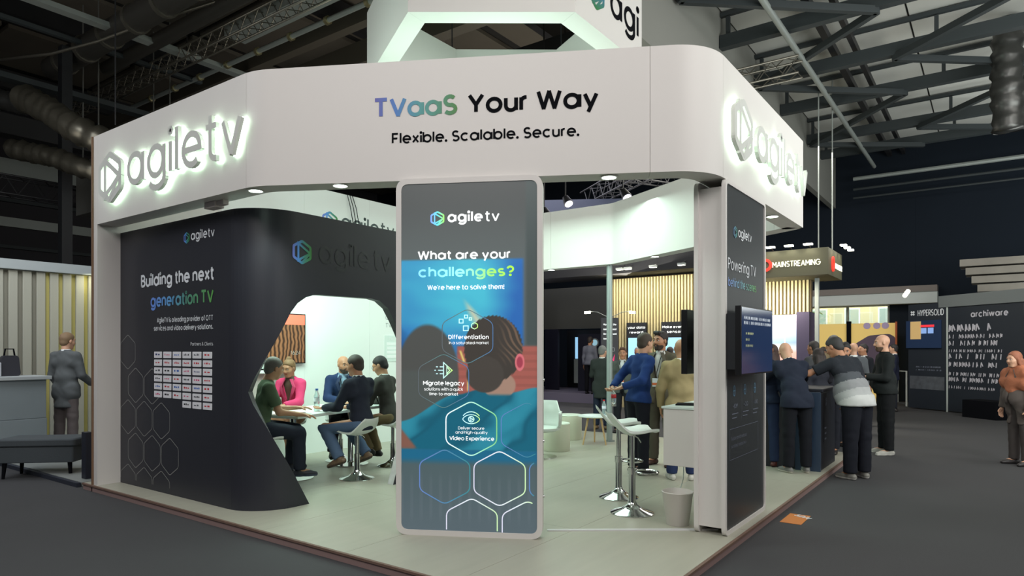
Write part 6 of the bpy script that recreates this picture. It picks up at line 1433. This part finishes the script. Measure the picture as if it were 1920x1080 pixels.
person('grey-haired bearded man in a sand-coloured jacket facing us across the counter', at(1562,11.2), 185, 1.90, z=0, head=(-4,6), top='suit', tc=(122,108,84), shirt=(220,222,224), pants=(40,42,50), hc=(112,110,106), beard=(120,114,106), skin='fair',
    arms={'R': ((.2,.4,-.8),(-.7,.7,.3)), 'L': ((-.2,.4,-.8),(.6,.8,.2))})
person('dark-haired man with a hand at his face behind the striped polo shirt', at(1581,9.9), 165, 1.70, z=ZF, lean=8, head=(-10,10), top='suit', tc=(40,40,46), hc=(24,22,24), skin='tan',
    arms={'R': ((.2,.5,-.8),(-.3,.4,.9)), 'L': ((-.2,.3,-.9),(.4,.8,.2))})
person('woman with long dark hair between the navy suit and the striped polo', at(1536,9.75), 10, 1.60, z=ZF, head=(0,6), top='sweater', tc=(44,46,54), hair='long', hc=(44,34,32), skin='tan')
person('person with long brown hair half hidden behind the screen on the column', at(1449,10.0), 20, 1.66, z=ZF, top='sweater', tc=(40,40,48), hair='long', hc=(64,44,38), skin='tan', pants=(38,48,74), shoes=(70,36,30))
person('person in jeans standing close behind the dark column, mostly hidden', at(1437,8.9), -40, 1.70, z=ZF, top='sweater', tc=(36,46,66), pants=(40,52,80), shoes=(80,36,30), hc=(50,40,36), skin='tan')
person('man in a grey jacket left of the man in the sand-coloured jacket', at(1527,12.4), 30, 1.82, z=0, top='suit', tc=(72,74,76), hc=(54,50,48), skin='tan', res=1.5)
person('balding man in a grey jacket with his back to us behind the tall man', at(1601,13.0), -10, 1.80, z=0, top='suit', tc=(90,94,98), hair='bald', skin='fair', res=1.5)
person('man in a dark suit and white shirt facing left behind the tall man', at(1620,14.2), 100, 1.78, z=0, top='suit', tc=(30,32,38), hc=(36,32,32), skin='tan', res=1.6)
person('man in a dark navy suit standing by the orange-edged backdrop', at(1677,17.5), 60, 1.80, z=0, top='suit', tc=(30,34,52), hc=(44,40,40), skin='fair', res=1.8)
person('dark-haired person in the far crowd beside the sand-coloured jacket', at(1545,15.5), 100, 1.72, z=0, top='suit', tc=(52,46,48), hc=(44,36,36), skin='tan', res=2.0)
person('person at the right edge in an orange shawl and a long grey coat', at(1913,9.4), 95, 1.64, z=0, lean=6, top='coat', tc=(92,84,80), hair='long', hc=(150,92,66), pants=(74,68,66), shoes=(50,46,46), skin='fair', girth=1.2, shawl=(170,104,74))
# --- left aisle
person('man in a grey suit seen from behind on the neighbouring stand at the left', at(124,10.4), -10, 1.87, z=.055, head=(-14,8), top='coat', tc=(92,96,98), pants=(104,96,96), shoes=(90,88,86), hc=(128,104,78), skin='fair', res=1.1,
    arms={'R': ((.22,.1,-1),(-.1,.75,-.5)), 'L': ((-.22,.05,-1),(.05,.5,-.9))})
person('person in a rose-brown coat mostly hidden behind the grey-suited man', at(100,12.0), 30, 1.55, z=.055, top='coat', tc=(130,100,98), pants=(60,50,54), hc=(70,60,56), skin='fair', res=1.6)
